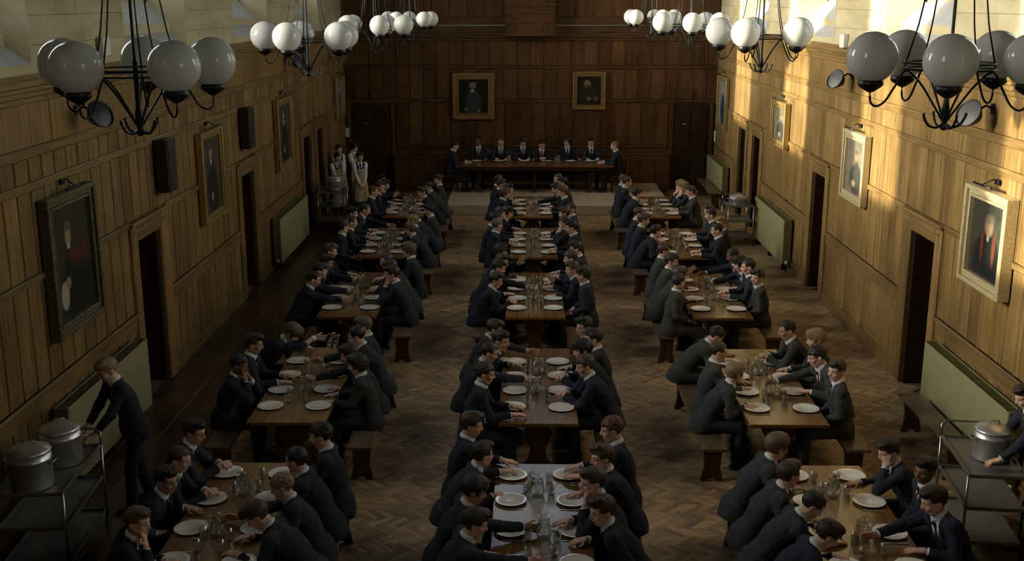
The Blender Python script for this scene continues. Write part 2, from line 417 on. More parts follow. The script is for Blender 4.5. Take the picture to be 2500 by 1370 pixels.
def nets(F, lo, h):
    """surface nets: vertices and quads of the zero level"""
    ins = F < 0
    c = [ins[i:F.shape[0] - 1 + i, j:F.shape[1] - 1 + j, k:F.shape[2] - 1 + k] for i in (0, 1) for j in (0, 1) for k in (0, 1)]
    al = c[0].copy(); an = c[0].copy()
    for x in c[1:]: al &= x; an |= x
    act = an & ~al
    idx = np.argwhere(act)
    if len(idx) == 0: return np.zeros((0, 3)), np.zeros((0, 4), int)
    ids = np.full(act.shape, -1, np.int32); ids[act] = np.arange(len(idx))
    off = np.array([(i, j, k) for i in (0, 1) for j in (0, 1) for k in (0, 1)])
    val = np.stack([F[idx[:, 0] + o[0], idx[:, 1] + o[1], idx[:, 2] + o[2]] for o in off], 1)
    pos = np.zeros((len(idx), 3)); cnt = np.zeros(len(idx))
    for a in range(8):
        for b in range(a + 1, 8):
            if np.abs(off[a] - off[b]).sum() != 1: continue
            va, vb = val[:, a], val[:, b]; m = (va < 0) != (vb < 0)
            t = np.where(m, va / np.where(m, va - vb, 1), 0)
            pos += np.where(m[:, None], off[a] + t[:, None] * (off[b] - off[a]), 0); cnt += m
    V = (idx + pos / cnt[:, None]) * h + lo
    Q = []
    for ax in range(3):
        u, w = (ax + 1) % 3, (ax + 2) % 3
        sl0 = [slice(1, -1)] * 3; sl1 = [slice(1, -1)] * 3
        sl0[ax] = slice(0, -1); sl1[ax] = slice(1, None)
        A = ins[tuple(sl0)]; B = ins[tuple(sl1)]
        e = np.argwhere(A != B)
        if len(e) == 0: continue
        fl = A[tuple(e.T)]
        base = e.copy()
        for k in range(3):
            if k != ax: base[:, k] += 1
        def cell(du, dw):
            q = base.copy(); q[:, u] -= du; q[:, w] -= dw
            return ids[tuple(q.T)]
        q = np.stack([cell(1, 1), cell(0, 1), cell(0, 0), cell(1, 0)], 1)
        q[~fl] = q[~fl][:, ::-1]
        Q.append(q[(q >= 0).all(1)])
    return V, np.concatenate(Q)
def np_mesh(name, V, Q, mat):
    me = bpy.data.meshes.new(name)
    me.vertices.add(len(V)); me.vertices.foreach_set('co', np.asarray(V, np.float32).ravel())
    me.loops.add(len(Q) * 4); me.loops.foreach_set('vertex_index', np.asarray(Q, np.int32).ravel())
    me.polygons.add(len(Q)); me.polygons.foreach_set('loop_start', np.arange(0, len(Q) * 4, 4, dtype=np.int32))
    me.update(calc_edges=True); me.polygons.foreach_set('use_smooth', np.ones(len(Q), bool)); me.materials.append(mat)
    return me
def smooth_v(V, Q, it=1, lam=.5):
    for _ in range(it):
        acc = np.zeros_like(V); n = np.zeros(len(V))
        for a, b in ((0, 1), (1, 2), (2, 3), (3, 0)):
            np.add.at(acc, Q[:, a], V[Q[:, b]]); np.add.at(acc, Q[:, b], V[Q[:, a]])
            np.add.at(n, Q[:, a], 1); np.add.at(n, Q[:, b], 1)
        V = V + lam * (acc / np.maximum(n, 1)[:, None] - V)
    return V
def unit(v): v = np.array(v, float); return v / np.linalg.norm(v)
def frame(yaw, pitch, roll=0.0):
    """rows: forward, left, up; yaw to the left, pitch downwards"""
    cy, sy, cp, sp = math.cos(yaw), math.sin(yaw), math.cos(pitch), math.sin(pitch)
    f = np.array([cy * cp, sy * cp, -sp]); l = np.array([-sy, cy, 0.0]); u = np.cross(f, l)
    c, s = math.cos(roll), math.sin(roll)
    return np.array([f, c * l + s * u, c * u - s * l])
def ik(S, Wt, a, b, pole):
    d = Wt - S; L = np.linalg.norm(d)
    if L > (a + b) * .995: Wt = S + d / L * (a + b) * .995; d = Wt - S; L = np.linalg.norm(d)
    x = (a * a - b * b + L * L) / (2 * L); h = math.sqrt(max(a * a - x * x, 0)); n = d / L
    p = np.array(pole, float); p = p - n * (p @ n); p = p / np.linalg.norm(p)
    return S + n * x + p * h, Wt
def skeleton(P):
    """joint positions of a pose; the figure faces +X, its left is +Y"""
    J = {}
    stand = P.get('stand', False)
    hz = .90 if stand else .535
    hip = np.array([0, 0, hz]); l1, l2 = R(P['lean'][0]), R(P['lean'][1]); tw = R(P.get('twist', 0))
    d1 = np.array([math.sin(l1), 0, math.cos(l1)]); d2 = np.array([math.sin(l2), 0, math.cos(l2)])
    mid = hip + .27 * d1; c7 = mid + .285 * d2
    f2 = np.array([math.cos(l2), 0, -math.sin(l2)]); lat = np.array([0, 1.0, 0])
    c, s = math.cos(tw), math.sin(tw)
    ff = c * f2 + s * lat; ll = c * lat - s * f2
    J.update(hip=hip, mid=mid, c7=c7, d1=d1, d2=d2, chest=np.array([ff, ll, d2]))
    J['low'] = np.array([[math.cos(l1), 0, -math.sin(l1)], [0, 1, 0], d1])
    nk = R(P.get('neck', P['lean'][1] * .6 + 12)); dn = math.sin(nk) * (c * np.array([1, 0, 0]) + s * lat) + np.array([0, 0, math.cos(nk)])
    HF = frame(R(P['head'][0]), R(P['head'][1]), R(P['head'][2] if len(P['head']) > 2 else 0))
    J['HF'] = HF; J['ho'] = c7 + .066 * dn + .010 * HF[0] + .076 * HF[2]
    J['top'] = J['ho'] + .125 * HF[2]
    for sd, nm in ((1, 'L'), (-1, 'R')):
        sh = c7 - .055 * d2 + sd * .153 * ll + .012 * ff
        t = P[nm]
        if t[0] == 'head': tg = J['ho'] + t[1] * HF[0] + t[2] * sd * HF[1] + t[3] * HF[2]; rest = t[4:]
        else: tg = np.array([t[0], sd * t[1], t[2]]); rest = t[3:]
        pole = rest[0] if rest else (-.35, sd * .7, -.6)
        if rest: pole = (pole[0], sd * pole[1], pole[2])
        el, tg = ik(sh, tg, .275, .245, pole)
        J['sh' + nm], J['el' + nm], J['wr' + nm] = sh, el, tg
        fd = unit(tg - el)
        hd = rest[1] if len(rest) > 1 else None          # hand direction, palm direction, curl
        D = unit(np.array([hd[0], sd * hd[1], hd[2]])) if hd else unit(fd + np.array([0, 0, -.1]))
        pn = rest[2] if len(rest) > 2 else (0, 0, -1)
        N = np.array([pn[0], sd * pn[1], pn[2]], float); N = unit(N - D * (N @ D))
        J['hand' + nm] = (D, N, np.cross(D, N) * -sd * 1.0, rest[3] if len(rest) > 3 else .5)
        hj = hip + np.array([0, sd * .088, -.01])
        if stand:
            st = P.get('stride', 0) * sd
            kn = hj + np.array([.03 + .5 * st, sd * .005, -.42]); an = kn + np.array([-.02 + .35 * st - abs(st) * .1, 0, -.40])
        else:
            sp = P.get('knees', .12); kn = np.array([.415, sd * (sp + .02), .515]); an = np.array([P.get('feet', .40) + sd * .03, sd * (sp + .01), .09])
        J['hj' + nm], J['kn' + nm], J['an' + nm] = hj, kn, an
    J['stand'] = stand
    return J
def make_body(J, h=.0066):
    pts = np.array([J[k] for k in ('hip', 'c7', 'ho', 'top', 'wrL', 'wrR', 'elL', 'elR', 'shL', 'shR')])
    lo = pts.min(0) - .24; hi = pts.max(0) + .24
    lo[2] = J['hip'][2] - .16; hi[2] = max(J['top'][2] + .03, J['wrL'][2] + .22 if J['wrL'][2] > J['c7'][2] else 0, J['wrR'][2] + .22 if J['wrR'][2] > J['c7'][2] else 0)
    G = Field(lo, hi, h); C, Lw = J['chest'], J['low']
    G.ell(J['hip'] + .03 * J['d1'], Lw, (.085, .125, .11), .04)
    G.ell(J['mid'] - .02 * J['d1'], Lw, (.080, .110, .14), .05)
    G.ell(J['c7'] - .20 * J['d2'], C, (.090, .130, .15), .05)
    G.cap(J['shL'], J['shR'], .050, .050, .05)
    for nm, sd in (('L', 1), ('R', -1)):
        G.cap(J['sh' + nm], J['el' + nm], .044, .036, .03); G.cap(J['el' + nm], J['wr' + nm], .037, .025, .02)
        D, N, S, curl = J['hand' + nm]; w = J['wr' + nm]
        if S @ np.array([0, 0, 1.0]) < -.5 and False: S = -S
        G.rbox(w + .045 * D, np.array([D, S, N]), (.048, .038, .013), .012, .02)
        for q in range(4):
            o = (.031, .0105, -.0105, -.030)[q]; ln = (.066, .074, .069, .054)[q]
            b = w + .088 * D + o * S; fan = D + S * o * 3.2
            c1 = .35 * curl + .12 * q * curl; c2 = c1 + 1.0 * curl
            p1 = b + unit(fan * math.cos(c1) + N * math.sin(c1)) * ln * .55; p2 = p1 + unit(fan * math.cos(c2) + N * math.sin(c2)) * ln * .5
            G.cap(b - .01 * D, p1, .0092, .0083, .006); G.cap(p1, p2, .0083, .0072, .004)
        b = w + .028 * D + .030 * S; p1 = b + unit(D * .65 + S * .75 + N * .35 * (1 + curl)) * .034; p2 = p1 + unit(D * .95 + S * .25 + N * .4 * curl) * .03
        G.cap(b, p1, .0125, .0105, .01); G.cap(p1, p2, .0105, .0088, .004)
        G.cap(J['hj' + nm], J['hj' + nm] + .28 * unit(J['kn' + nm] - J['hj' + nm]), .072, .06, .03)
    o, H = J['ho'], J['HF']
    at = lambda f, l, u: o + f * H[0] + l * H[1] + u * H[2]
    G.cap(J['c7'] - .03 * J['d2'], at(-.022, 0, -.06), .056, .051, .03)
    for nm in 'LR': G.cap(J['c7'] - .02 * J['d2'], J['sh' + nm], .045, .042, .03)
    G.ell(at(-.014, 0, .030), H, (.097, .076, .086), .02)
    G.ell(at(.030, 0, -.040), H, (.060, .056, .074), .035)
    G.cap(at(.045, -.018, -.094), at(.045, .018, -.094), .019, .019, .02)
    G.cap(at(-.01, .052, -.055), at(.045, .020, -.094), .014, .014, .03); G.cap(at(-.01, -.052, -.055), at(.045, -.020, -.094), .014, .014, .03)
    for sd in (1, -1):
        G.cap(at(.080, sd * .012, .024), at(.066, sd * .048, .022), .010, .010, .016)
        G.ell(at(.062, sd * .043, -.026), H, (.022, .020, .020), .02)
        G.ell(at(.099, sd * .031, .002), H, (.016, .017, .011), .010, 'sub')
        G.ell(at(.0745, sd * .031, .002), H, (.0135, .014, .0125), .003)
        G.ell(at(-.012, sd * .079, -.006), frame(math.atan2(H[0][1], H[0][0]) + sd * -.35, -math.asin(np.clip(H[0][2], -1, 1))), (.026, .010, .033), .008)
    G.cap(at(.084, 0, .012), at(.106, 0, -.026), .0085, .0125, .012); G.cap(at(.090, -.012, -.030), at(.090, .012, -.030), .009, .009, .008)
    G.cap(at(.084, -.019, -.0585), at(.084, .019, -.0585), .0065, .0065, .006); G.cap(at(.083, -.016, -.070), at(.083, .016, -.070), .0075, .0075, .006)
    V, Q = nets(G.F, G.lo, h)
    V = smooth_v(V, Q, 1, .3)
    me = np_mesh('body', V, Q, M['skin'])
    q = (V - o) @ H.T
    feat = np.zeros((len(V), 4), np.float32)
    feat[:, 0] = np.clip(1.3 - np.sqrt((q[:, 1] / .021) ** 2 + ((q[:, 2] + .064) / .011) ** 2), 0, 1) * (q[:, 0] > .07)
    feat[:, 1] = np.clip(1.4 - np.sqrt(((np.abs(q[:, 1]) - .033) / .020) ** 2 + ((q[:, 2] - .028) / .0065) ** 2), 0, 1) * (q[:, 0] > .05)
    ey = np.sqrt(((np.abs(q[:, 1]) - .031) / .013) ** 2 + ((q[:, 2] - .002) / .008) ** 2)
    feat[:, 2] = .7 * np.clip(1.15 - ey, 0, 1) * (q[:, 0] > .06)
    feat[:, 3] = np.clip(1.5 - np.sqrt(((np.abs(q[:, 1]) - .031) / .009) ** 2 + ((q[:, 2] - .003) / .0075) ** 2), 0, 1) * (q[:, 0] > .06)
    feat[:, 3] = np.maximum(feat[:, 3], .75 * np.clip(1.4 - np.sqrt(((np.abs(q[:, 1]) - .031) / .015) ** 2 + ((q[:, 2] - .009) / .005) ** 2), 0, 1) * (q[:, 0] > .06))
    ca = me.attributes.new('feat', 'FLOAT_COLOR', 'POINT'); ca.data.foreach_set('color', feat.ravel())
    return me
def make_clothes(J, kind, h=.0085):
    """jacket (or waistcoat and apron), shirt, tie from one field so that they lie on each other"""
    pts = np.array([J[k] for k in ('hip', 'c7', 'wrL', 'wrR', 'elL', 'elR', 'shL', 'shR')])
    lo = pts.min(0) - .16; hi = pts.max(0) + .16; lo[2] = J['hip'][2] - (.16 if not J['stand'] else .22)
    lo[0] = min(lo[0], -.24); hi[2] = max(J['c7'][2] + .10, hi[2] - .05)
    C, Lw = J['chest'], J['low']
    sleeve_end = {}
    def torso(G, g):
        G.ell(J['hip'] + .02 * J['d1'], Lw, (.126 + g, .158 + g, .135 + g), .05)
        G.ell(J['mid'] - .05 * J['d1'], Lw, (.116 + g, .146 + g, .18 + g), .07)
        G.ell(J['c7'] - .20 * J['d2'] + .008 * C[0], C, (.120 + g, .158 + g, .17 + g), .06)
        G.cap(J['shL'] - .012 * J['d2'], J['shR'] - .012 * J['d2'], .060 + g, .060 + g, .05)
        G.cap(J['c7'] - .05 * J['d2'], J['c7'] - .02 * J['d2'], .072 + g, .062 + g, .04)
        for nm in 'LR': G.cap(J['c7'] - .022 * J['d2'], J['sh' + nm] - .004 * J['d2'], .052 + g, .054 + g, .04)
    def sleeves(G, g, roll=0.0):
        for nm in 'LR':
            s_, e_, w_ = J['sh' + nm], J['el' + nm], J['wr' + nm]
            G.cap(s_ - .01 * J['d2'], e_, .059 + g, .050 + g, .035)
            end = w_ - unit(w_ - e_) * (.035 + roll); sleeve_end[nm] = (e_, end, w_)
            G.cap(e_, end, .052 + g, .040 + g, .02)
    def folds(G, amp):
        P = G.grid()
        w = np.sin(P[2] * 62 + 9 * np.sin(P[0] * 13) + 4 * P[1]) * np.sin(P[0] * 38 + P[1] * 31 + 2)
        w = w + .9 * np.sin(P[2] * 34 - P[0] * 30 + 5 * np.sin(P[1] * 17)) * np.sin(P[1] * 21 + P[2] * 11 + 1)
        for c_, r_ in ((J['elL'], .13), (J['elR'], .13), (J['mid'] - .03 * J['d1'], .2), (J['shL'] - .06 * J['d2'], .12), (J['shR'] - .06 * J['d2'], .12)):      # creases gather at elbows, armpits and waist
            e = np.exp(-((P[0] - c_[0]) ** 2 + (P[1] - c_[1]) ** 2 + (P[2] - c_[2]) ** 2) / r_ ** 2)
            w = w + .8 * e * np.sin(P[2] * 95 + P[0] * 55 + 6 * np.sin(P[1] * 25))
        G.F += (amp * w).astype(np.float32)
    out = {}
    G = Field(lo, hi, h); torso(G, 0)
    if kind == 'suit':
        G.ell(J['hip'] - .035 * J['d1'] - .004 * Lw[0], Lw, (.150, .182, .20), .05)          # the skirts of the jacket
        sleeves(G, 0); folds(G, .0028)
        Pg = G.grid(); hm = sum((Pg[i] - J['hip'][i]) * J['d1'][i] for i in range(3)); fr = sum((Pg[i] - J['hip'][i]) * Lw[0][i] for i in range(3))
        rr = np.sqrt((Pg[0] - J['hip'][0]) ** 2 + (Pg[1]) ** 2)
        hem = (-.155 if J['stand'] else -.085) + .06 * np.clip(fr / .15, -1, 1) * (0 if J['stand'] else 1)
        G.F = np.where(rr < .24, np.maximum(G.F, (hem - hm).astype(np.float32)), G.F).astype(np.float32)
        # cut the sleeve ends square
        for nm in 'LR':
            e_, end, w_ = sleeve_end[nm]; d = unit(w_ - e_)
            sl, P = G.region(end - .09, end + .09)
            if sl is not None:
                pl = (P[0] - end[0]) * d[0] + (P[1] - end[1]) * d[1] + (P[2] - end[2]) * d[2]
                r = np.sqrt((P[0] - end[0]) ** 2 + (P[1] - end[1]) ** 2 + (P[2] - end[2]) ** 2)
                cut = np.where(r < .075, pl - .008, -1.0); G.F[sl] = np.maximum(G.F[sl], cut.astype(np.float32))
    P = G.grid(); c7 = J['c7']
    q = [P[i] - c7[i] for i in range(3)]
    qf, ql, qu = [q[0] * C[k][0] + q[1] * C[k][1] + q[2] * C[k][2] for k in range(3)]
    base = G.F.copy()
    vw = .072 + (qu + .02) * .25          # half width of the opening, closing at the waist button
    wedge = np.maximum(np.abs(ql) - vw, -qf + .0)
    wedge = np.maximum(wedge, -(qu + .33))
    hole = np.sqrt(qf ** 2 + ql ** 2) - .062                 # the neck
    hole = np.maximum(hole, -(qu + .02))
    if kind == 'suit':
        r = np.maximum(wedge, -(base + .017)); jk = np.maximum(base, -r)
        jk = np.maximum(jk, -hole)
        lap = np.maximum(np.abs(np.abs(ql) - vw - .016) - .020, np.abs(qu + .13) - .14); lap = np.maximum(lap, -qf)     # lapels stand proud
        jk = np.minimum(jk, np.maximum(base - .0075, lap))
        cut = np.maximum(np.abs(ql) - .004, np.maximum(-qf, qu + .32)); jk = np.maximum(jk, -np.maximum(cut, -(base + .012)))
        V, Q = nets(jk, G.lo, h); out['jacket'] = np_mesh('jacket', smooth_v(V, Q, 1, .35), Q, M['leaf'])
        sh = np.maximum(base + .0095, np.maximum(np.abs(ql) - vw - .02, -qf)); sh = np.maximum(sh, -(qu + .36)); sh = np.maximum(sh, qu - .015)
    else:
        sl_ = Field(lo, hi, h); torso(sl_, -.012); sleeves(sl_, .004, .03); folds(sl_, .004); sh = sl_.F
        vest = np.maximum(base + .002, np.maximum(np.abs(ql) - .115 - .06 * np.clip(-qu - .12, 0, .3) / .3, qu + .0)); vest = np.maximum(vest, -np.maximum(wedge, -(base + .016)))
        vest = np.maximum(vest, -hole); vest = np.maximum(vest, -(qu + .50))
        V, Q = nets(vest, G.lo, h); out['waistcoat'] = np_mesh('waistcoat', V, Q, M['leaf'])
    # shirt collar: a ring round the neck, and cuffs
    S = Field(lo, hi, h); S.F = sh.astype(np.float32)
    nb = c7 - .004 * J['d2']; nd = unit(J['ho'] - .06 * J['HF'][2] - c7)
    ring = [nb + .064 * (math.cos(a) * C[0] * 1.0 + math.sin(a) * C[1]) + (.012 - .026 * max(math.cos(a), 0)) * J['d2'] + .008 * nd for a in np.linspace(0, 2 * math.pi, 15)]
    S.cap(c7 - .06 * J['d2'] + .01 * C[0], nb + .012 * nd, .064, .062, .01)
    for a, b in zip(ring[:-1], ring[1:]): S.cap(a, b, .0125, .0125, .006); S.cap(a + .016 * nd, b + .016 * nd, .0095, .0095, .006)
    if kind == 'suit':
        for nm in 'LR':
            e_, end, w_ = sleeve_end[nm]; d = unit(w_ - e_)
            out['cuff' + nm] = MB().tube([end - .04 * d, end + .016 * d, end + .018 * d, end + .010 * d], [.036, .0345, .030, .028], 12).mesh('shirt_cuff', M['shirt'])
    V, Q = nets(S.F, S.lo, h); out['shirt'] = np_mesh('shirt', V, Q, M['shirt'])
    tw = .017 + np.clip(-qu - .06, 0, .3) * .07
    tie = np.maximum(base + (.003 if kind == 'suit' else .001), np.maximum(np.abs(ql) - tw, -qf)); tie = np.maximum(tie, np.maximum(qu + .035, -(qu + .345)))
    T = Field(lo, hi, h); T.F = tie.astype(np.float32)
    kn = c7 + .072 * C[0] - .035 * J['d2']; T.ell(kn + .012 * C[0], C, (.018, .021, .024), .012)
    V, Q = nets(T.F, T.lo, h); out['tie'] = np_mesh('tie', V, Q, M['tie'])
    if kind != 'suit':
        hi2 = hi.copy(); lo2 = lo.copy(); lo2[2] = .42
        A = Field(lo2, hi2, .011)
        A.ell(J['c7'] - .20 * J['d2'] + .012 * C[0], C, (.128, .172, .19), .06); A.ell(J['mid'] - .03 * J['d1'], Lw, (.145, .170, .2), .06)
        A.ell(J['hip'] + np.array([.01, 0, .02]), Lw, (.155, .19, .19), .06); A.cap((.03, -.07, .78), (.05, -.09, .50), .14, .155, .06); A.cap((.03, .07, .78), (.05, .09, .50), .14, .155, .06)
        Pa = A.grid(); u = Pa[2]
        P3 = np.sin(Pa[1] * 38 + 2 * np.sin(Pa[2] * 5)) * .006 * np.clip((1.0 - u) / .4, 0, 1)
        f = A.F + P3; half = np.where(u > 1.0, .115 + (1.25 - u) * .05, .20)
        ap = np.maximum(f, np.maximum(np.abs(Pa[1]) - half, -(Pa[0] - .05)))
        ap = np.maximum(ap, np.maximum(u - (J['c7'][2] - .16), .46 - u))
        V, Q = nets(ap.astype(np.float32), A.lo, .011); out['apron'] = np_mesh('apron', V, Q, M['apron'])
    return out
def make_trousers(J, h=.012):
    pts = np.array([J[k] for k in ('hip', 'hjL', 'hjR', 'knL', 'knR', 'anL', 'anR')])
    lo = pts.min(0) - .17; hi = pts.max(0) + .17; lo[2] = .03
    G = Field(lo, hi, h)
    G.ell(J['hip'] - (0, 0, .01), J['low'], (.125, .160, .115), .04)
    for nm in 'LR':
        G.cap(J['hj' + nm], J['kn' + nm], .086, .064, .04); G.cap(J['kn' + nm], J['an' + nm] + np.array([0, 0, .0]), .064, .056, .03)
    P = G.grid(); G.F += (.004 * np.sin(P[2] * 45 + P[0] * 30) * np.sin(P[1] * 40)).astype(np.float32)
    G.F = np.maximum(G.F, (.062 - P[2]).astype(np.float32) + 0 * G.F)
    V, Q = nets(G.F, G.lo, h); return np_mesh('trousers', V, Q, M['leaf'])
def make_shoe():
    G = Field((-.12, -.08, -.01), (.22, .08, .13), .008)
    I = np.eye(3)
    G.ell((.0, 0, .045), I, (.075, .038, .045), .02); G.ell((.10, 0, .034), I, (.085, .043, .034), .03); G.cap((-.005, 0, .06), (-.01, 0, .10), .036, .038, .02)
    P = G.grid(); G.F = np.maximum(G.F, (.012 - P[2]).astype(np.float32) + 0 * G.F)
    G.rbox((.05, 0, .008), I, (.128, .040, .008), .006, .004)
    V, Q = nets(G.F, G.lo, .008); return np_mesh('shoe', V, Q, M['shoe'])
def make_hair(style, h=.006):
    """in the head's own frame: x forward, y left, z up"""
    G = Field((-.17, -.14, -.14), (.15, .14, .19), h); I = np.eye(3); rs = np.random.RandomState(style + 3)
    th = (.016, .012, .024, .018, .026, .009)[style]
    G.ell((-.016, 0, .034), I, (.097 + th, .076 + th, .086 + th), .01)
    if style in (0, 2, 3, 4):      # a fuller top and a fringe
        G.ell((.035, .012 if style != 3 else -.02, .105), I, (.070, .062, .032), .02)
    if style == 2: G.ell((.062, .0, .075), I, (.045, .070, .040), .02)
    if style == 4: G.ell((-.03, 0, -.02), I, (.090, .094, .085), .03)
    if style == 3: G.cap((.075, -.045, .080), (.02, .05, .125), .024, .026, .02)
    P = G.grid()
    if style in (1, 4):            # curls
        w = sum(np.sin(P[0] * a + c) * np.sin(P[1] * b + c) * np.sin(P[2] * d + c) for a, b, d, c in ((150, 140, 160, .5), (95, 110, 100, 2.0)))
        G.F += (.0045 * w * (1.3 if style == 1 else 1.0)).astype(np.float32)
    else:                          # combed locks
        w = np.sin(P[1] * 130 + 14 * np.sin(P[0] * 22 + style) + P[2] * 30); G.F += (.0019 * w * (1 + .8 * np.sin(P[0] * 41 + 2) * np.sin(P[2] * 37))).astype(np.float32)
    # free the face, the ears and the nape
    line = (.060, .050, .045, .064, .042, .070)[style]
    face = np.maximum(.042 - P[0] + 0 * P[2], P[2] - line - .35 * np.maximum(.07 - P[0], 0)) + 0 * P[1]
    side = np.maximum(P[2] - (.012 if style not in (4, 2) else -.028) - .25 * P[0], .0 - P[0] - .02) + 0 * P[1]      # before the ear
    low = P[2] + (.052 if style not in (4,) else .085) + 0 * P[0] + 0 * P[1]
    for cutter in (face, side, low): G.F = np.maximum(G.F, -cutter.astype(np.float32))
    ear = np.sqrt(((P[0] + .010) / 1.0) ** 2 + ((P[2] + .010) / 1.15) ** 2) - .027 + 0 * P[1]
    if style not in (4,): G.F = np.maximum(G.F, -ear.astype(np.float32))
    V, Q = nets(G.F, G.lo, h); return np_mesh('hair', smooth_v(V, Q, 1, .3), Q, M['hair'])

# ---------------------------------------------------------------- poses
LAP = (.27, .10, .645, (-.6, .5, -.5), (.9, -.45, -.25), (0, 0, -1), .7)
LAP2 = (.24, .07, .66, (-.6, .5, -.5), (.8, -.6, -.15), (0, 0, -1), .8)
def tbl(x, y, curl=.35, hd=(1, -.25, -.05)): return (x, y, .795, (-.35, .42, -.8), hd, (0, 0, -1), curl)
POSES = {
 'sitting upright': dict(lean=(6, 14), head=(0, 12), L=tbl(.44, .13), R=tbl(.43, .12, .5)),
 'hands clasped': dict(lean=(20, 30), head=(12, 14), L=(.52, .045, .83, (-.2, .6, -.8), (.75, -.6, .1), (0, -.6, -1), 1.1), R=(.50, .045, .83, (-.2, .6, -.8), (.75, -.6, .1), (0, -.6, -1), 1.1)),
 'reaching across': dict(lean=(20, 30), twist=16, head=(4, 20), R=(.75, .02, .84, (-.2, .7, -.6), (1, 0, -.1), (0, -1, -.3), .8), L=tbl(.40, .17)),
 'chin on hand': dict(lean=(20, 28), head=(14, 8, 4), L=('head', .105, .035, -.175, (.1, .5, -1), (-.1, -.15, 1), (-1, 0, 0), .9), R=tbl(.46, .06)),
 'hands in lap': dict(lean=(4, 9), head=(34, 7), L=LAP, R=LAP2),
 'leaning forward': dict(lean=(26, 36), head=(24, 10), L=LAP2, R=tbl(.45, .16, .5)),
 'hands at mouth': dict(lean=(14, 22), head=(6, 10), L=('head', .115, .05, -.15, (.2, .7, -.9), (-.2, -.3, 1), (-1, -.3, 0), 1.0), R=('head', .125, .045, -.155, (.2, .7, -.9), (-.2, -.3, 1), (-1, -.3, 0), 1.0)),
 'head bowed': dict(lean=(32, 46), head=(6, 42), L=tbl(.58, .16, .4), R=tbl(.56, .14, .6)),
 'pouring from a jug': dict(lean=(36, 46), head=(-8, 44), neck=50, R=(.76, -.02, .98, (-.2, .8, -.3), (1, -.1, -.2), (0, -1, -.1), 1.1), L=tbl(.55, .22)),
 'looking sideways': dict(lean=(2, 6), twist=10, head=(62, 6), L=LAP, R=tbl(.42, .13)),
 'hand on brow': dict(lean=(22, 30), head=(10, 22), L=('head', .10, .075, -.09, (.2, .6, -.9), (-.15, -.25, 1), (-.6, -1, 0), .5), R=tbl(.55, .08, .3)),
 'gesturing': dict(lean=(12, 18), twist=-6, head=(-22, 8), L=(.50, .16, .98, (-.3, .9, -.5), (.6, -.2, .7), (.3, -1, .3), .4), R=tbl(.46, .13)),
 'standing in apron': dict(stand=True, lean=(1, 2), head=(8, 12), L=(.21, .035, .80, (-.5, .8, 0), (.3, -.8, -.5), (-1, 0, 0), .5), R=(.20, .035, .79, (-.5, .8, 0), (.3, -.8, -.5), (-1, 0, 0), .5)),
 'pushing a trolley': dict(stand=True, stride=.16, lean=(12, 22), head=(4, 24), L=(.47, .16, .97, (-.5, .8, -.2), (1, -.1, -.3), (0, 0, -1), .9), R=(.42, .16, .95, (-.5, .8, -.2), (1, -.1, -.3), (0, 0, -1), .9)),
}
SHORT = {'pouring from a jug': 'pouring', 'pushing a trolley': 'pushing'}
HAIRC = dict(black=(.010, .009, .009), dark=(.022, .016, .011), brown=(.050, .032, .018), light=(.115, .078, .042), fair=(.24, .175, .09), red=(.10, .034, .012), grey=(.11, .10, .085))
SKINC = dict(p=(.68, .46, .34), o=(.50, .32, .21), b=(.22, .125, .074))
SUITC = [(.026, .030, .042), (.034, .037, .043), (.046, .047, .047), (.021, .025, .039), (.058, .059, .057)]
RIG = {}
def rig(pose, need_suit=True):
    if pose in RIG: return RIG[pose]
    J = skeleton(POSES[pose]); kind = 'apron' if 'apron' in pose else 'suit'
    d = dict(J=J, body=make_body(J), trousers=make_trousers(J)); d.update(make_clothes(J, kind)); RIG[pose] = d
    return d
SHOE = make_shoe(); HAIR = [make_hair(k) for k in range(6)]
def glasses_mesh():
    b = MB()
    for s in (1, -1):
        b.tube([(.098 - .05 * abs(math.sin(a)) * 0, s * .032 + .022 * math.cos(a), .0 + .018 * math.sin(a)) for a in np.linspace(0, 2 * math.pi, 13)[:-1]], .0022, 5, True)
        b.tube([(.096, s * .054, .004), (.04, s * .078, .004), (-.02, s * .082, -.002)], .002, 5)
    b.tube([(.099, .010, .004), (.102, 0, .007), (.099, -.010, .004)], .002, 5)
    return b.mesh('glasses', M['black'])
GLASSES = glasses_mesh()
def ppx(x, y, z):
    """point on the plane at height z that the photograph shows at pixel x, y"""
    cp, sp, cy, sy = math.cos(PITCH), math.sin(PITCH), math.cos(YAW), math.sin(YAW)
    fw = Vector((-sy * cp, cy * cp, -sp)); rt = Vector((cy, sy, 0)); up = rt.cross(fw)
    d = fw * F_PX + rt * (x - 1250) - up * (y - 685)
    return Vector((0, 0, CAM_H)) + d * ((z - CAM_H) / d.z)
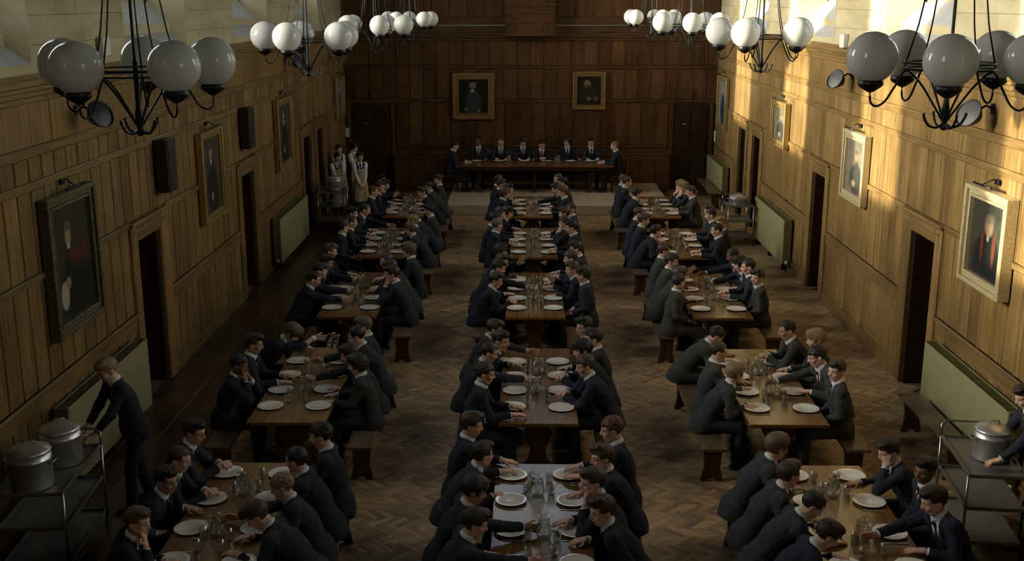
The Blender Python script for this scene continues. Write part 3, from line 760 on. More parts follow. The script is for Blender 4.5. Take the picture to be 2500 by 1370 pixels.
def person(pose, label, loc, rz, mirror, style, hair, skin, suit, group, scale=1.0, glasses=False, tie=None):
    g = rig(pose); J = g['J']
    root = thing('person', label, 'person', loc, rz, group); root.scale = (scale, -scale if mirror else scale, scale)
    def part(nm, data, col=None, mw=None):
        o = link(nm, data, root)
        if col: o.color = (*col, 1)
        if mw is not None: o.matrix_local = mw
        return o
    part('body', g['body'], SKINC[skin])
    H, ho = J['HF'], J['ho']
    mh = Matrix(((H[0][0], H[1][0], H[2][0], ho[0]), (H[0][1], H[1][1], H[2][1], ho[1]), (H[0][2], H[1][2], H[2][2], ho[2]), (0, 0, 0, 1)))
    part('hair', HAIR[style], HAIRC[hair], mh)
    if 'jacket' in g: part('jacket', g['jacket'], suit)
    if 'waistcoat' in g: part('waistcoat', g['waistcoat'], (.02, .022, .03)); part('apron', g['apron'])
    part('shirt', g['shirt']); part('tie', g['tie'], tie or random.choice([(.02, .025, .06), (.04, .012, .012), (.015, .015, .02)]))
    for nm in 'LR':
        if 'cuff' + nm in g: part('shirt_cuff', g['cuff' + nm])
    part('trousers', g['trousers'], tuple(c * .7 for c in suit))
    for nm, sd in (('L', 1), ('R', -1)):
        a = J['an' + nm]; part('shoe', SHOE, None, Matrix.Translation((a[0], a[1], 0)) @ Matrix.Rotation(sd * .12, 4, 'Z'))
    if glasses: part('glasses', GLASSES, None, mh)
    return root

# ---------------------------------------------------------------- the hall's shell
DOORS = [(8.35, 9.8), (13.7, 15.15), (19.05, 20.4), (24.62, 26.0), (26.3, 27.75)]     # outer edges of the door cases
def opening(d): return (d[0] + .21, d[1] - .33 if d[1] - d[0] > 1.42 else d[1] - .22)
DOOR_H = 2.18
def side_wall(name, X, sgn):
    """sgn: +1 when the room lies towards +X of the wall. Returns the wall; panels, rails and cornice are its parts"""
    w = MB(); o = X - sgn * WALL_T
    def bx(a, b, y0, y1, z0, z1): w.box(min(a, b), max(a, b), y0, y1, z0, z1)
    y = YF
    for d in DOORS:
        a, b = opening(d); bx(X, o, y, a, 0, WIN_SILL); bx(X, o, a, b, DOOR_H, WIN_SILL); bx(X - sgn * .42, o, a, b, 0, DOOR_H); y = b
    bx(X, o, y, YB, 0, WIN_SILL)
    wall = structure(build(name, w, M['groove']))
    # upper wall of ashlar: each course block a part; the splays and the sloping sills
    u = MB(); y = YF
    for wy in WIN_YS:
        u.box(min(X - sgn * .04, o), max(X - sgn * .04, o), y, wy - .02, WIN_SILL, EAVES); y = wy + WINW + .02
        u.box(min(X - sgn * .04, o), max(X - sgn * .04, o), wy - .02, wy + WINW + .02, WIN_HEAD, EAVES)
        for e0, e1 in ((wy, wy + WIN_SPLAY), (wy + WINW, wy + WINW - WIN_SPLAY)):
            b0 = wy - .03 if e0 < wy + 1 else wy + WINW + .03
            pts = [(X, e0), (o, e1), (o, b0), (X, b0)]
            if (e1 > e0) != (sgn > 0): pts = pts[::-1]
            n = 4; vs = [(p[0], p[1], WIN_SILL) for p in pts] + [(p[0], p[1], WIN_HEAD) for p in pts]
            u.add(vs, [(0, 1, 2, 3), (7, 6, 5, 4)] + [(k, k + 4, (k + 1) % 4 + 4, (k + 1) % 4) for k in range(4)])
        u.box(min(X - sgn * .20, o), max(X - sgn * .20, o), wy, wy + WINW, WIN_SILL, 4.87)
        u.box(min(X - sgn * .44, o), max(X - sgn * .44, o), wy, wy + WINW, 4.87, 5.16)
    u.box(min(X - sgn * .04, o), max(X - sgn * .04, o), y, YB, WIN_SILL, EAVES)
    u.box(min(X + sgn * .004, o), max(X + sgn * .004, o), YF, YB, 4.40, 4.57)
    build('upper_masonry', u, M['stone'], wall)
    for wy in WIN_YS:
        for (d0, z0), (d1, z1) in (((.0, 4.57), (.21, 4.76)), ((.20, 4.875), (.45, 5.17))):
            s = MB(); i0 = WIN_SPLAY * d0 / WALL_T; i1 = WIN_SPLAY * d1 / WALL_T
            vs = [(X - sgn * d0, wy + i0, z0), (X - sgn * d0, wy + WINW - i0, z0), (X - sgn * d1, wy + WINW - i1, z1), (X - sgn * d1, wy + i1, z1)]
            vs += [(p[0] - sgn * .02, p[1], p[2] - .06) for p in vs]
            fs = [(0, 1, 2, 3), (7, 6, 5, 4), (0, 4, 5, 1), (1, 5, 6, 2), (2, 6, 7, 3), (3, 7, 4, 0)]
            s.add(vs, fs if sgn < 0 else [f[::-1] for f in fs]); build('sill_slab', s, M['slate'], wall)
    # stone courses on the piers and under the windows (visible part)
    rng = random.Random(3 if sgn > 0 else 4); rows = [(4.47, 4.75)] + [(4.75 + .30 * k, 5.05 + .30 * k) for k in range(4)]
    for z0, z1 in rows:
        ys = []
        prev = 7.2
        for wy in WIN_YS + [YB + 9]:
            lo_, hi_ = prev, min(wy, YB)
            if hi_ > lo_ + .3 and hi_ > 7.3:
                n = max(1, round((hi_ - lo_) / .62)); c = [lo_ + (hi_ - lo_) * k / n for k in range(n + 1)]
                for k in range(1, n): c[k] += rng.uniform(-.1, .1)
                ys += list(zip(c[:-1], c[1:]))
            prev = max(wy + WINW, 7.2)
        for a, b in ys:
            q = MB(); q.cbox(-.02, .02 + rng.uniform(0, .004), a + .0015, b - .0015, z0 + .0015, z1 - .0015, .003)
            k = build('stone_block', q, M['stone'], wall, (X - sgn * .024, 0, 0))
    # cornice
    f = lambda d: X + sgn * d
    c = MB()
    for d, z0, z1 in ((.14, 4.36, 4.42), (.11, 4.31, 4.36), (.075, 4.25, 4.31), (.045, 4.19, 4.25)):
        c.cbox(min(f(-.02), f(d)), max(f(-.02), f(d)), YF, YB, z0, z1, .008)
    c.box(min(f(-.05), f(.02)), max(f(-.05), f(.02)), YF, YB, 4.42, 4.47)
    build('cornice', c, M['oak_h'], wall)
    # rails and panels
    def rail(z0, z1, d, spans):
        for a, b in spans:
            r = MB(); r.cbox(min(f(-.01), f(d)), max(f(-.01), f(d)), a, b, z0, z1, .008)
            if z1 - z0 > .14: r.cbox(min(f(-.01), f(d + .022)), max(f(-.01), f(d + .022)), a, b, z1 - .05, z1, .01)
            build('rail', r, M['oak_h'], wall)
    free = []; y = YF
    for d in DOORS: free.append((y, d[0])); y = d[1]
    free.append((y, YB))
    rail(3.645, 3.75, .03, [(YF, YB)]); rail(3.315, 3.40, .03, [(YF, YB)]); rail(2.385, 2.46, .045, free)
    rail(1.05, 1.27, .035, free)
    for a, b in free:
        s = MB(); s.cbox(min(f(-.01), f(.04)), max(f(-.01), f(.04)), a, b, 0, .20, .012); s.cbox(min(f(-.01), f(.055)), max(f(-.01), f(.055)), a, b, 0, .07, .008)
        o_ = build('skirting', s, M['oak_h'], wall)
    def panels(y0, y1, z0, z1, wid):
        if y1 - y0 < .12: return
        n = max(1, round((y1 - y0) / wid)); pw = (y1 - y0) / n; hh = z1 - z0
        key = ('panel', round(pw, 3), round(hh, 3))
        def mk():
            q = MB(); q.cbox(-.02, .017, -pw / 2 + .003, pw / 2 - .003, -hh / 2 + .003, hh / 2 - .003, .006)
            st = .040 if pw < .6 else .07
            q.cbox(-.02, .028, -pw / 2 + .002, -pw / 2 + st, -hh / 2 + .002, hh / 2 - .002, .008)
            return q.mesh('panel', M['oak'])
        me = shared(key, mk)
        for k in range(n): link('panel', me, wall, (X, y0 + pw * (k + .5), (z0 + z1) / 2), (0, 0, 0 if sgn > 0 else math.pi))
    Y0 = 7.6
    panels(Y0, YB, 3.75, 4.19, 1.36); panels(Y0, YB, 3.40, 3.645, .315); panels(Y0, YB, 2.46, 3.315, .315)
    for a, b in free:
        a = max(a, Y0)
        if b > a: panels(a, b, 1.27, 2.385, .315); panels(a, b, .20, 1.05, .315)
    # doors in their cases
    for i, d in enumerate(DOORS):
        a, b = opening(d); z = DOOR_H
        dr = structure(link('door_%d' % (i + 1 + (0 if sgn > 0 else 5)), None, None, (X, 0, 0)))
        g = lambda t: sgn * t
        def pc(nm, x0, x1, y0, y1, z0, z1, m, c=.01): q = MB(); q.cbox(min(g(x0), g(x1)), max(g(x0), g(x1)), y0, y1, z0, z1, c); return build(nm, q, m, dr)
        pc('architrave', -.02, .065, d[0], a, 0, 2.40, M['oak'], .018); pc('architrave', -.02, .065, b, d[1], 0, 2.40, M['oak'], .018)
        pc('lintel', -.02, .065, a, b, z, 2.40, M['oak_h'], .015); pc('door_cap', -.02, .10, d[0] - .03, d[1] + .03, 2.40, 2.445, M['oak_h'], .012)
        pc('door_cap', -.02, .08, d[0] + .06, d[1] - .06, 2.30, 2.335, M['oak_h'], .01)
        pc('jamb', -.40, .0, a, a + .03, 0, z, M['door']); pc('jamb', -.40, .0, b - .03, b, 0, z, M['door']); pc('soffit', -.40, .0, a + .03, b - .03, z - .03, z, M['door'])
        lf = pc('door_leaf', -.36, -.315, a + .03, b - .03, .01, z - .03, M['door'])
        m_ = (a + b) / 2
        for z0, z1 in ((.18, .72), (.86, 1.15), (1.28, 2.0)):
            for y0, y1 in ((a + .12, m_ - .04), (m_ + .04, b - .12)):
                q = MB(); q.cbox(min(g(-.32), g(-.30)), max(g(-.32), g(-.30)), y0, y1, z0, z1, .008); build('door_panel', q, M['door'], lf)
    # windows above: frame, mullions, leaded panes
    for i, wy in enumerate(WIN_YS):
        wd = structure(link('window_%d' % (i + 1 + (0 if sgn > 0 else 5)), None, None, (X - sgn * .50, wy + WINW / 2, 5.16)))
        hw = WINW / 2 - WIN_SPLAY + .07; ht = WIN_HEAD - 5.16
        q = MB()
        q.box(-.04, .04, -hw, -hw + .07, 0, ht); q.box(-.04, .04, hw - .07, hw, 0, ht); q.box(-.04, .04, -hw, hw, 0, .06); q.box(-.04, .04, -hw, hw, ht - .07, ht)
        build('window_frame', q, M['stone'], wd)
        for y in (-hw / 3, hw / 3):
            q = MB(); q.cbox(-.035, .035, y - .03, y + .03, .05, ht - .06, .012); build('mullion', q, M['stone'], wd)
        q = MB(); q.box(-.03, .03, -hw + .06, hw - .06, 1.85, 1.91); build('transom', q, M['stone'], wd)
        for y0, y1 in ((-hw + .07, -hw / 3 - .03), (-hw / 3 + .03, hw / 3 - .03), (hw / 3 + .03, hw - .07)):
            for z0, z1 in ((.06, 1.85), (1.91, ht - .07)):
                q = MB(); q.box(-.003, .003, y0, y1, z0, z1); build('pane', q, M['pane'], wd)
    return wall
WL = side_wall('wall_left', XL, 1)
WR = side_wall('wall_right', XR, -1)

# back wall: oak to the gallery, a lit gable window high above
def back_wall():
    w = MB(); w.box(XL - .6, XR + .6, YB, YB + .5, 0, 9.7)
    w.box(XL - .6, .11 - 1.5, YB, YB + .5, 9.7, 12.2); w.box(.11 + 1.5, XR + .6, YB, YB + .5, 9.7, 12.2); w.box(XL - .6, XR + .6, YB, YB + .5, 12.2, RIDGE + .3)
    wall = structure(build('wall_back', w, M['groove']))
    f = lambda d: YB - d
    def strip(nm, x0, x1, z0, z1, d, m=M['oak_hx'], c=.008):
        q = MB(); q.cbox(x0, x1, f(d), f(-.01), z0, z1, c); return build(nm, q, m, wall)
    for d, z0, z1 in ((.12, 4.26, 4.32), (.09, 4.20, 4.26), (.05, 4.11, 4.20)): strip('cornice', XL, XR, z0, z1, d)
    strip('rail', XL, XR, 3.36, 3.45, .035); strip('rail', XL, XR, 2.45, 2.54, .045); strip('rail', -3.62, 3.95, 1.20, 1.28, .03)
    def panels(x0, x1, z0, z1, wid, d=.0):
        n = max(1, round((x1 - x0) / wid)); pw = (x1 - x0) / n; hh = z1 - z0
        def mk():
            q = MB(); q.cbox(-pw / 2 + .005, pw / 2 - .005, -.017, .02, -hh / 2 + .005, hh / 2 - .005, .009)
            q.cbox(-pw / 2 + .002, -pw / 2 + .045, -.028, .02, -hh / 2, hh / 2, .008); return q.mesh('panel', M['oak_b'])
        me = shared(('bpanel', round(pw, 3), round(hh, 3)), mk)
        for k in range(n): link('panel', me, wall, (x0 + pw * (k + .5), YB - d, (z0 + z1) / 2))
    panels(XL, XR, 3.45, 4.11, .375); panels(XL, XR, 2.54, 3.36, .375); panels(-3.62, 3.95, 1.28, 2.45, .375)
    panels(XL, XR, 4.75, 6.3, .5); strip('rail', XL, XR, 6.3, 6.4, .05); panels(XL, XR, 6.4, 7.9, .5); strip('rail', XL, XR, 4.32, 4.75, .02)
    # the panelled sideboard along the foot of the wall
    q = MB(); q.box(-3.66, 3.99, f(.30), YB, 0, 1.02); build('dado_body', q, M['groove'], wall)
    strip('dado_top', -3.70, 4.03, 1.02, 1.08, .34, c=.014); strip('dado_rail', -3.66, 3.99, .88, 1.02, .325); strip('dado_plinth', -3.66, 3.99, 0, .14, .33)
    panels(-3.66, 3.99, .14, .88, .42, .30)
    for x0, x1 in ((-4.98, -3.66), (4.0, 5.2)):
        dr = structure(link('door_11' if x0 < 0 else 'door_12', None, None, (0, YB, 0)))
        q = MB(); q.cbox(x0 + .1, x1 - .1, -.03, .0, 0, 2.40, .006); lf = build('door_leaf', q, M['door'], dr)
        m_ = (x0 + x1) / 2
        for z0, z1 in ((.2, .95), (1.1, 2.25)):
            for a, b in ((x0 + .2, m_ - .05), (m_ + .05, x1 - .2)):
                q = MB(); q.cbox(a, b, -.045, -.02, z0, z1, .01); build('door_panel', q, M['door'], lf)
        for a, b in ((x0, x0 + .1), (x1 - .1, x1)):
            q = MB(); q.cbox(a, b, -.06, 0, 0, 2.45, .012); build('architrave', q, M['oak_b'], dr)
        q = MB(); q.tube([(m_ - .25, -.06, 1.86), (m_ - .1, -.07, 1.86)], .018, 6); build('door_closer', q, M['chrome'], lf)
    # gallery front (a shallow oriel) above the cornice
    g = MB(); hw = .72; pts = [(-hw, 0), (-hw + .1, -.42), (hw - .1, -.42), (hw, 0)]
    vs = [(x + .12, YB + y, z) for z in (4.30, 6.2) for x, y in pts]
    g.add(vs, [(0, 1, 5, 4), (1, 2, 6, 5), (2, 3, 7, 6), (3, 2, 1, 0), (4, 5, 6, 7)]); o = build('gallery_front', g, M['oak_b'], wall)
    for z0, z1, e in ((4.26, 4.34, .07), (4.62, 4.66, .03), (4.86, 4.90, .03), (5.05, 5.12, .05)):
        g = MB(); pts2 = [(-hw - e, 0), (-hw + .1 - e, -.42 - e), (hw - .1 + e, -.42 - e), (hw + e, 0)]
        vs = [(x + .12, YB + y, z) for z in (z0, z1) for x, y in pts2]
        g.add(vs, [(0, 1, 5, 4), (1, 2, 6, 5), (2, 3, 7, 6), (3, 2, 1, 0), (4, 5, 6, 7)]); build('gallery_moulding', g, M['oak_hx'], wall)
    q = MB(); q.tube([(XL, YB - .06, 4.53), (XR, YB - .06, 4.53)], .014, 6); build('conduit', q, M['slate'], wall)
    wd = structure(link('window_11', None, None, (.11, YB + .3, 9.7)))
    for x in (-.5, .5): q = MB(); q.cbox(x - .06, x + .06, -.06, .06, 0, 2.5, .02); build('mullion', q, M['stone'], wd)
    for x0, x1 in ((-1.5, -.56), (-.44, .44), (.56, 1.5)): q = MB(); q.box(x0, x1, -.003, .003, 0, 2.5); build('pane', q, M['pane'], wd)
    return wall
WB = back_wall()
w = MB(); w.box(XL - .6, XR + .6, YF - .5, YF, 0, RIDGE + .3); structure(build('wall_front', w, M['oak_b']))
# open timber roof
rf = MB(); cx = (XL + XR) / 2
for s in (1, -1):
    e = XR + .7 if s > 0 else XL - .7
    vs = [(e, YF - .5, EAVES - .1), (e, YB + .5, EAVES - .1), (cx, YB + .5, RIDGE), (cx, YF - .5, RIDGE)]; vs += [(a, b, c + .15) for a, b, c in vs]
    rf.add(vs, [(0, 1, 2, 3), (7, 6, 5, 4), (0, 4, 5, 1), (1, 5, 6, 2), (2, 6, 7, 3), (3, 7, 4, 0)])
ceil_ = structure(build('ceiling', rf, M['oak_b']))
for k in range(-3, 4):
    y = WIN0 - WINP / 2 + 1.3 + WINP * k
    if YF < y < YB:
        q = MB(); q.cbox(XL, XR, y - .14, y + .14, EAVES - .25, EAVES + .1, .03); q.box(cx - .1, cx + .1, y - .1, y + .1, EAVES, RIDGE)
        build('roof_truss', q, M['oak_b'], ceil_)

# ---------------------------------------------------------------- floor
sf = MB(); sf.box(XL - .6, XR + .6, YF, YB, -.2, -.012); FLOOR = structure(build('floor', sf, M['subfloor']))
PLX = -3.88                                            # plank border along the left wall, herringbone blocks beyond
rng = random.Random(11)
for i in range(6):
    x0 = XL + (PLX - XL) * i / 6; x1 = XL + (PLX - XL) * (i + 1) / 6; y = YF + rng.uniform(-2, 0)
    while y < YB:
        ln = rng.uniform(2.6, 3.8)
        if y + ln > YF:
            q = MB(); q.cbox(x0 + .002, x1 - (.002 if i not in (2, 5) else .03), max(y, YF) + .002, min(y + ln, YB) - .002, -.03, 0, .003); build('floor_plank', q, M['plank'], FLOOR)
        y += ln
for x in (XL + (PLX - XL) * .5, PLX):
    q = MB(); q.box(x - .028, x - .002, YF, YB, -.03, .0); build('floor_strip', q, M['strip'], FLOOR)
BL, BW = .26, .065
def block_mesh():
    q = MB(); q.cbox(.0008, BL - .0008, .0008, BW - .0008, -.02, 0, .002); return q.mesh('parquet_block', M['parquet'])
bm_ = block_mesh(); bv = np.array([v.co[:] for v in bm_.vertices]); bf = [tuple(p.vertices) for p in bm_.polygons]
c45 = math.sqrt(.5); L4 = int(round(BL / BW)); places = []
x0r, x1r = PLX, XR
for k in range(-52, 70):
    for n in range(-92, -8):
        for kind in (0, 1):
            a, b = (k + n * L4, k - n * L4) if kind == 0 else (k + L4 + n * L4, k + 1 - L4 - n * L4)
            ca, cb = (a + L4 / 2, b + .5) if kind == 0 else (a + .5, b + L4 / 2)
            X_ = (ca + cb) * BW * c45; Y_ = (cb - ca) * BW * c45
            if x0r + .05 < X_ < x1r + .10 and 5.0 < Y_ < YB - .1: places.append((X_, Y_, kind))
def vis(p):
    """bare floor in the near aisles shows the blocks largest"""
    x, y, _ = p
    if y < 8.9: return 1e9
    for c in (-2.6, .145, 2.86):
        if abs(x - c) < 1.05: return 1e9
    return y
order = sorted(range(len(places)), key=lambda i: vis(places[i])); near = set(order[:300])
SV, SF, ST = [], [], []
for i, (x, y, kind) in enumerate(places):
    ang = -math.pi / 4 if kind == 0 else math.pi / 4
    ca, sa = math.cos(ang), math.sin(ang); ox = x - (ca * BL / 2 - sa * BW / 2); oy = y - (sa * BL / 2 + ca * BW / 2)
    tilt = rng.uniform(-.0007, .0007)
    if i in near:
        o = link('parquet_block', bm_, FLOOR, (ox, oy, tilt), (0, 0, ang))
    else:
        v = bv.copy(); p = np.stack([ca * v[:, 0] - sa * v[:, 1] + ox, sa * v[:, 0] + ca * v[:, 1] + oy, v[:, 2] + tilt], 1)
        SF.append((len(SV) * len(bv), rng.random())); SV.append(p)
allv = np.concatenate(SV); nv = len(bv)
keep = [f for f in bf if np.mean([bv[j][2] for j in f]) > -.012]
faces = []; tones = []
for off_, t in SF:
    for f in keep: faces.append(tuple(j + off_ for j in f)); tones.append(t)
me = bpy.data.meshes.new('parquet_field'); me.from_pydata(allv.tolist(), [], faces); me.materials.append(M['parquet'])
at_ = me.attributes.new('tone', 'FLOAT', 'FACE'); at_.data.foreach_set('value', tones)
pf = link('parquet_field', me, FLOOR); pf['kind'] = 'stuff'
# edges of the herringbone
q = MB(); q.cbox(PLX, PLX + .17, YF, YB, -.03, .0022, .002); build('floor_strip', q, M['plank'], FLOOR)
q = MB(); q.box(PLX, XR, YF, 5.0, -.03, -.002); build('floor_strip', q, M['plank'], FLOOR)

# ---------------------------------------------------------------- tables, benches and what stands on them
TW, TL_, TH = .87, 2.70, .755
COLS = {'left': -2.60, 'middle': .145, 'right': 2.86}
ROWY = [(7.45, 10.18), (11.25, 13.93), (15.40, 18.10), (19.25, 21.87), (23.05, 25.60)]      # nearest first: near and far end of each table
SEATY = [(8.15, 8.74, 9.33, 9.90), (11.72, 12.27, 12.79, 13.33), (15.85, 16.42, 16.98, 17.55), (19.62, 20.18, 20.74, 21.28), (23.4, 23.92, 24.46, 24.98)]
ROWN = ['nearest table', 'second table back', 'third table back', 'fourth table back', 'farthest table back']
BENCH_GAP = .345
def trestle(b, y, w, top):
    """one shaped end of a trestle table, drawn out along y"""
    h = top
    pr = [(-.30, 0), (.30, 0), (.30, .06), (.17, .11), (.10, .20), (.085, .33), (.15, .45), (.16, .52), (.10, .58), (.34, h - .06), (.34, h), (-.34, h), (-.34, h - .06), (-.10, .58), (-.16, .52), (-.15, .45), (-.085, .33), (-.10, .20), (-.17, .11), (-.30, .06)]
    b.prism(pr, y - .035, y + .035)
def table_meshes(L):
    def top(): q = MB(); q.cbox(-TW / 2, TW / 2, -L / 2, L / 2, TH - .042, TH, .006); return q.mesh('table_top', M['table'])
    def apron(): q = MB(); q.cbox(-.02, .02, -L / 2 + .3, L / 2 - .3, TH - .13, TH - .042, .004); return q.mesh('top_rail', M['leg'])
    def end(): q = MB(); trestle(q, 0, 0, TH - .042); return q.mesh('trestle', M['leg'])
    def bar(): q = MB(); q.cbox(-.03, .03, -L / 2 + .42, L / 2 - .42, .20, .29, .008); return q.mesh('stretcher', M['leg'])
    k = round(L, 2)
    return shared(('tt', k), top), shared(('tr', k), apron), shared('te', end), shared(('ts', k), bar)
def bench_meshes(L):
    def top(): q = MB(); q.cbox(-.14, .14, -L / 2, L / 2, .405, .445, .007); return q.mesh('seat', M['bench'])
    def end():
        q = MB(); pr = [(-.125, 0), (-.05, 0), (-.035, .03), (0, .042), (.035, .03), (.05, 0), (.125, 0), (.115, .06), (.09, .16), (.10, .33), (.12, .405), (-.12, .405), (-.10, .33), (-.09, .16), (-.115, .06)]
        q.prism(pr, -.022, .022); return q.mesh('leg', M['leg'])
    def bar(): q = MB(); q.cbox(-.014, .014, -L / 2 + .22, L / 2 - .22, .30, .38, .004); return q.mesh('stretcher', M['leg'])
    k = round(L, 2)
    return shared(('bt', k), top), shared('be', end), shared(('bs', k), bar)
def bench(L, x, y, label, group, rz=0.0, z=0.0):
    t = thing('bench', label, 'bench', (x, y, z), rz, group); s, e, b = bench_meshes(L)
    link('seat', s, t); link('leg', e, t, (0, -L / 2 + .16, 0)); link('leg', e, t, (0, L / 2 - .16, 0)); link('stretcher', b, t)
    return t
def plate_mesh():
    q = MB(); q.lathe([(0, .004), (.055, .004), (.075, .005), (.09, .012), (.145, .021), (.147, .024), (.143, .025), (.092, .018), (.078, .012), (0, .0105)], 28); return q.mesh('plate', M['plate'])
def tumbler_mesh():
    q = MB(); q.lathe([(0, 0), (.030, 0), (.0315, .004), (.038, .098), (.0365, .099), (.0305, .012), (0, .010)], 16); return q.mesh('tumbler', M['tumbler'])
def jug_parts():
    q = MB(); q.lathe([(0, 0), (.055, 0), (.066, .02), (.070, .07), (.058, .13), (.048, .17), (.055, .20), (.053, .201), (.045, .17), (.055, .13), (.066, .07), (.060, .02), (0, .012)], 20); q2 = q.mesh('jug_body', M['tumbler'])
    h = MB(); h.tube([(-.05, 0, .175), (-.09, 0, .17), (-.105, 0, .12), (-.09, 0, .07), (-.066, 0, .055)], .008, 8); h2 = h.mesh('handle', M['tumbler'])
    w = MB(); w.lathe([(0, .012), (.058, .02), (.064, .07), (.056, .115), (0, .115)], 20); w2 = w.mesh('water', M['water'])
    return q2, h2, w2
def fork_mesh():
    q = MB(); q.box(-.004, .004, -.09, .03, 0, .0025); q.box(-.010, .010, .03, .05, .001, .0035)
    for x in (-.009, -.003, .003, .009): q.box(x - .0014, x + .0014, .05, .10, .002, .004)
    return q.mesh('fork', M['steel'])
def knife_mesh():
    q = MB(); q.prism([(-.006, 0), (.006, 0), (.006, .008), (-.006, .008)], -.11, -.01); q.add([(-.009, -.01, .002), (.009, -.01, .002), (.009, .09, .002), (-.004, .11, .002), (-.009, -.01, .004), (.009, -.01, .004), (.009, .09, .004), (-.004, .11, .004)], [(3, 2, 1, 0), (4, 5, 6, 7), (0, 1, 5, 4), (1, 2, 6, 5), (2, 3, 7, 6), (3, 0, 4, 7)])
    return q.mesh('knife', M['steel'])
PLATE, TUMB, FORK, KNIFE = plate_mesh(), tumbler_mesh(), fork_mesh(), knife_mesh(); JUG = jug_parts()
def jug(loc, label, rz=0.0):
    t = thing('water_jug', label, 'jug', loc, rz, 'glass water jugs'); link('jug_body', JUG[0], t); link('handle', JUG[1], t); link('water', JUG[2], t); return t
trng = random.Random(5)
for cn, cx_ in COLS.items():
    for ri, (y0, y1) in enumerate(ROWY):
        L = y1 - y0; yc = (y0 + y1) / 2; where = '%s, %s row' % (ROWN[ri], cn)
        t = thing('dining_table', 'long oak trestle table laid for eight, %s' % where, 'table', (cx_, yc, 0), 0, 'dining tables')
        a, b, c, d = table_meshes(L)
        link('table_top', a, t); link('top_rail', b, t, (-.30, 0, 0)); link('top_rail', b, t, (.30, 0, 0))
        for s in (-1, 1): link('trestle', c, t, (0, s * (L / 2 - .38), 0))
        link('stretcher', d, t)
        for sd, sn in ((-1, 'left'), (1, 'right')):
            bench(L - .12, cx_ + sd * (TW / 2 + BENCH_GAP), yc, 'plain wooden bench on %s side of %s' % (sn, where), 'table benches')
            for k, y in enumerate(SEATY[ri]):
                at_ = '%s place back, %s side, %s' % (ORD[k], sn, where)
                px_ = cx_ + sd * .275 + trng.uniform(-.012, .012); py_ = y + trng.uniform(-.015, .015)
                p = link('plate', PLATE, None, (px_, py_, TH)); tag(p, 'empty white plate, ' + at_, 'plate', 'white dinner plates')
                gx = cx_ + sd * (.10 + trng.uniform(-.02, .03)); gy = y + trng.uniform(.10, .20) * (1 if k % 2 == 0 else -1)
                gy = min(max(gy, y0 + .12), y1 - .12)
                g = link('tumbler', TUMB, None, (gx, gy, TH)); tag(g, 'clear glass tumbler by ' + at_, 'glass', 'glass tumblers')
                if ri <= 2:
                    f = link('fork', FORK, None, (px_ - sd * .01, py_ + sd * .17, TH + .0005), (0, 0, R(90 if sd > 0 else -90) + trng.uniform(-.1, .1))); tag(f, 'steel fork at ' + at_, 'fork', 'forks on the tables')
                    f = link('knife', KNIFE, None, (px_ - sd * .01, py_ - sd * .175, TH + .0005), (0, 0, R(90 if sd > 0 else -90) + trng.uniform(-.1, .1))); tag(f, 'steel knife at ' + at_, 'knife', 'knives on the tables')
        jy = [y0 + L * .36, y0 + L * .62] if ri else [8.62, 9.45]
        for k, y in enumerate(jy):
            if ri == 1 and cn == 'left' and k == 1: continue
            jug((cx_ + trng.uniform(-.03, .03), y, TH), 'glass jug of water, %s on the %s' % ('nearer one' if k == 0 else 'farther one', where), trng.uniform(0, 6))

# ---------------------------------------------------------------- dais, high table
q = MB(); q.cbox(-1.98, 3.62, 27.2, YB - .3, 0, .25, .012); dais = structure(build('dais', q, M['carpet'])); 
DZ = .25
ht = thing('high_table', 'long oak high table on the carpeted dais', 'table', (.23, 29.33, DZ))
q = MB(); q.cbox(-2.06, 2.06, -.50, .50, .705, .75, .008); build('table_top', q, M['tablex'], ht)
for x in (-1.45, 0, 1.45):
    q = MB(); trestle(q, 0, 0, .705); build('trestle', q, M['leg'], ht, (x, 0, 0), (0, 0, R(90)))
q = MB(); q.cbox(-1.4, 1.4, -.03, .03, .18, .27, .01); build('stretcher', q, M['leg'], ht)
q = MB(); q.cbox(-1.9, 1.9, -.40, -.36, .60, .705, .006); build('top_rail', q, M['leg'], ht)
def chair(loc, rz, label):
    c = thing('dining_chair', label, 'chair', loc, rz, 'end chairs of the high table')
    q = MB(); q.cbox(-.21, .21, -.21, .21, .41, .45, .01); build('seat', q, M['leg'], c)
    for x, y, h in ((-.19, -.19, .92), (-.19, .19, .92), (.19, -.19, .41), (.19, .19, .41)):
        q = MB(); q.cbox(x - .02, x + .02, y - .02, y + .02, 0, h, .005); build('leg', q, M['leg'], c)
    q = MB(); q.cbox(-.20, -.175, -.18, .18, .60, .90, .008); build('backrest', q, M['leg'], c)
    for y in (-.19, .19): q = MB(); q.cbox(-.18, .18, y - .012, y + .012, .15, .18, .004); build('stretcher', q, M['leg'], c)
    return c
chair((-2.02, 29.25, DZ), 0, 'dark wooden chair at left end of the high table'); chair((2.48, 29.25, DZ), math.pi, 'dark wooden chair at right end of the high table')
bench(3.4, .23, 30.22, 'long bench behind the high table', 'high table benches', R(90), DZ)
for k, x in enumerate((-1.32, -.72, -.05, .55, 1.2, 1.72)):
    p = link('plate', PLATE, None, (x, 29.62, DZ + .75)); tag(p, 'white plate at high table, %s from the left along the wall side' % ORD[k], 'plate', 'white dinner plates')
    g = link('tumbler', TUMB, None, (x + .24, 29.55, DZ + .75)); tag(g, 'glass tumbler on high table, %s from the left' % ORD[k], 'glass', 'glass tumblers')
for x, s in ((-1.56, 'left'), (2.02, 'right')):
    p = link('plate', PLATE, None, (x, 29.1, DZ + .75)); tag(p, 'white plate at %s end of high table' % s, 'plate', 'white dinner plates')
jug((-.45, 29.35, DZ + .75), 'glass jug of water at left of the high table centre'); jug((.85, 29.35, DZ + .75), 'glass jug of water at right of the high table centre')

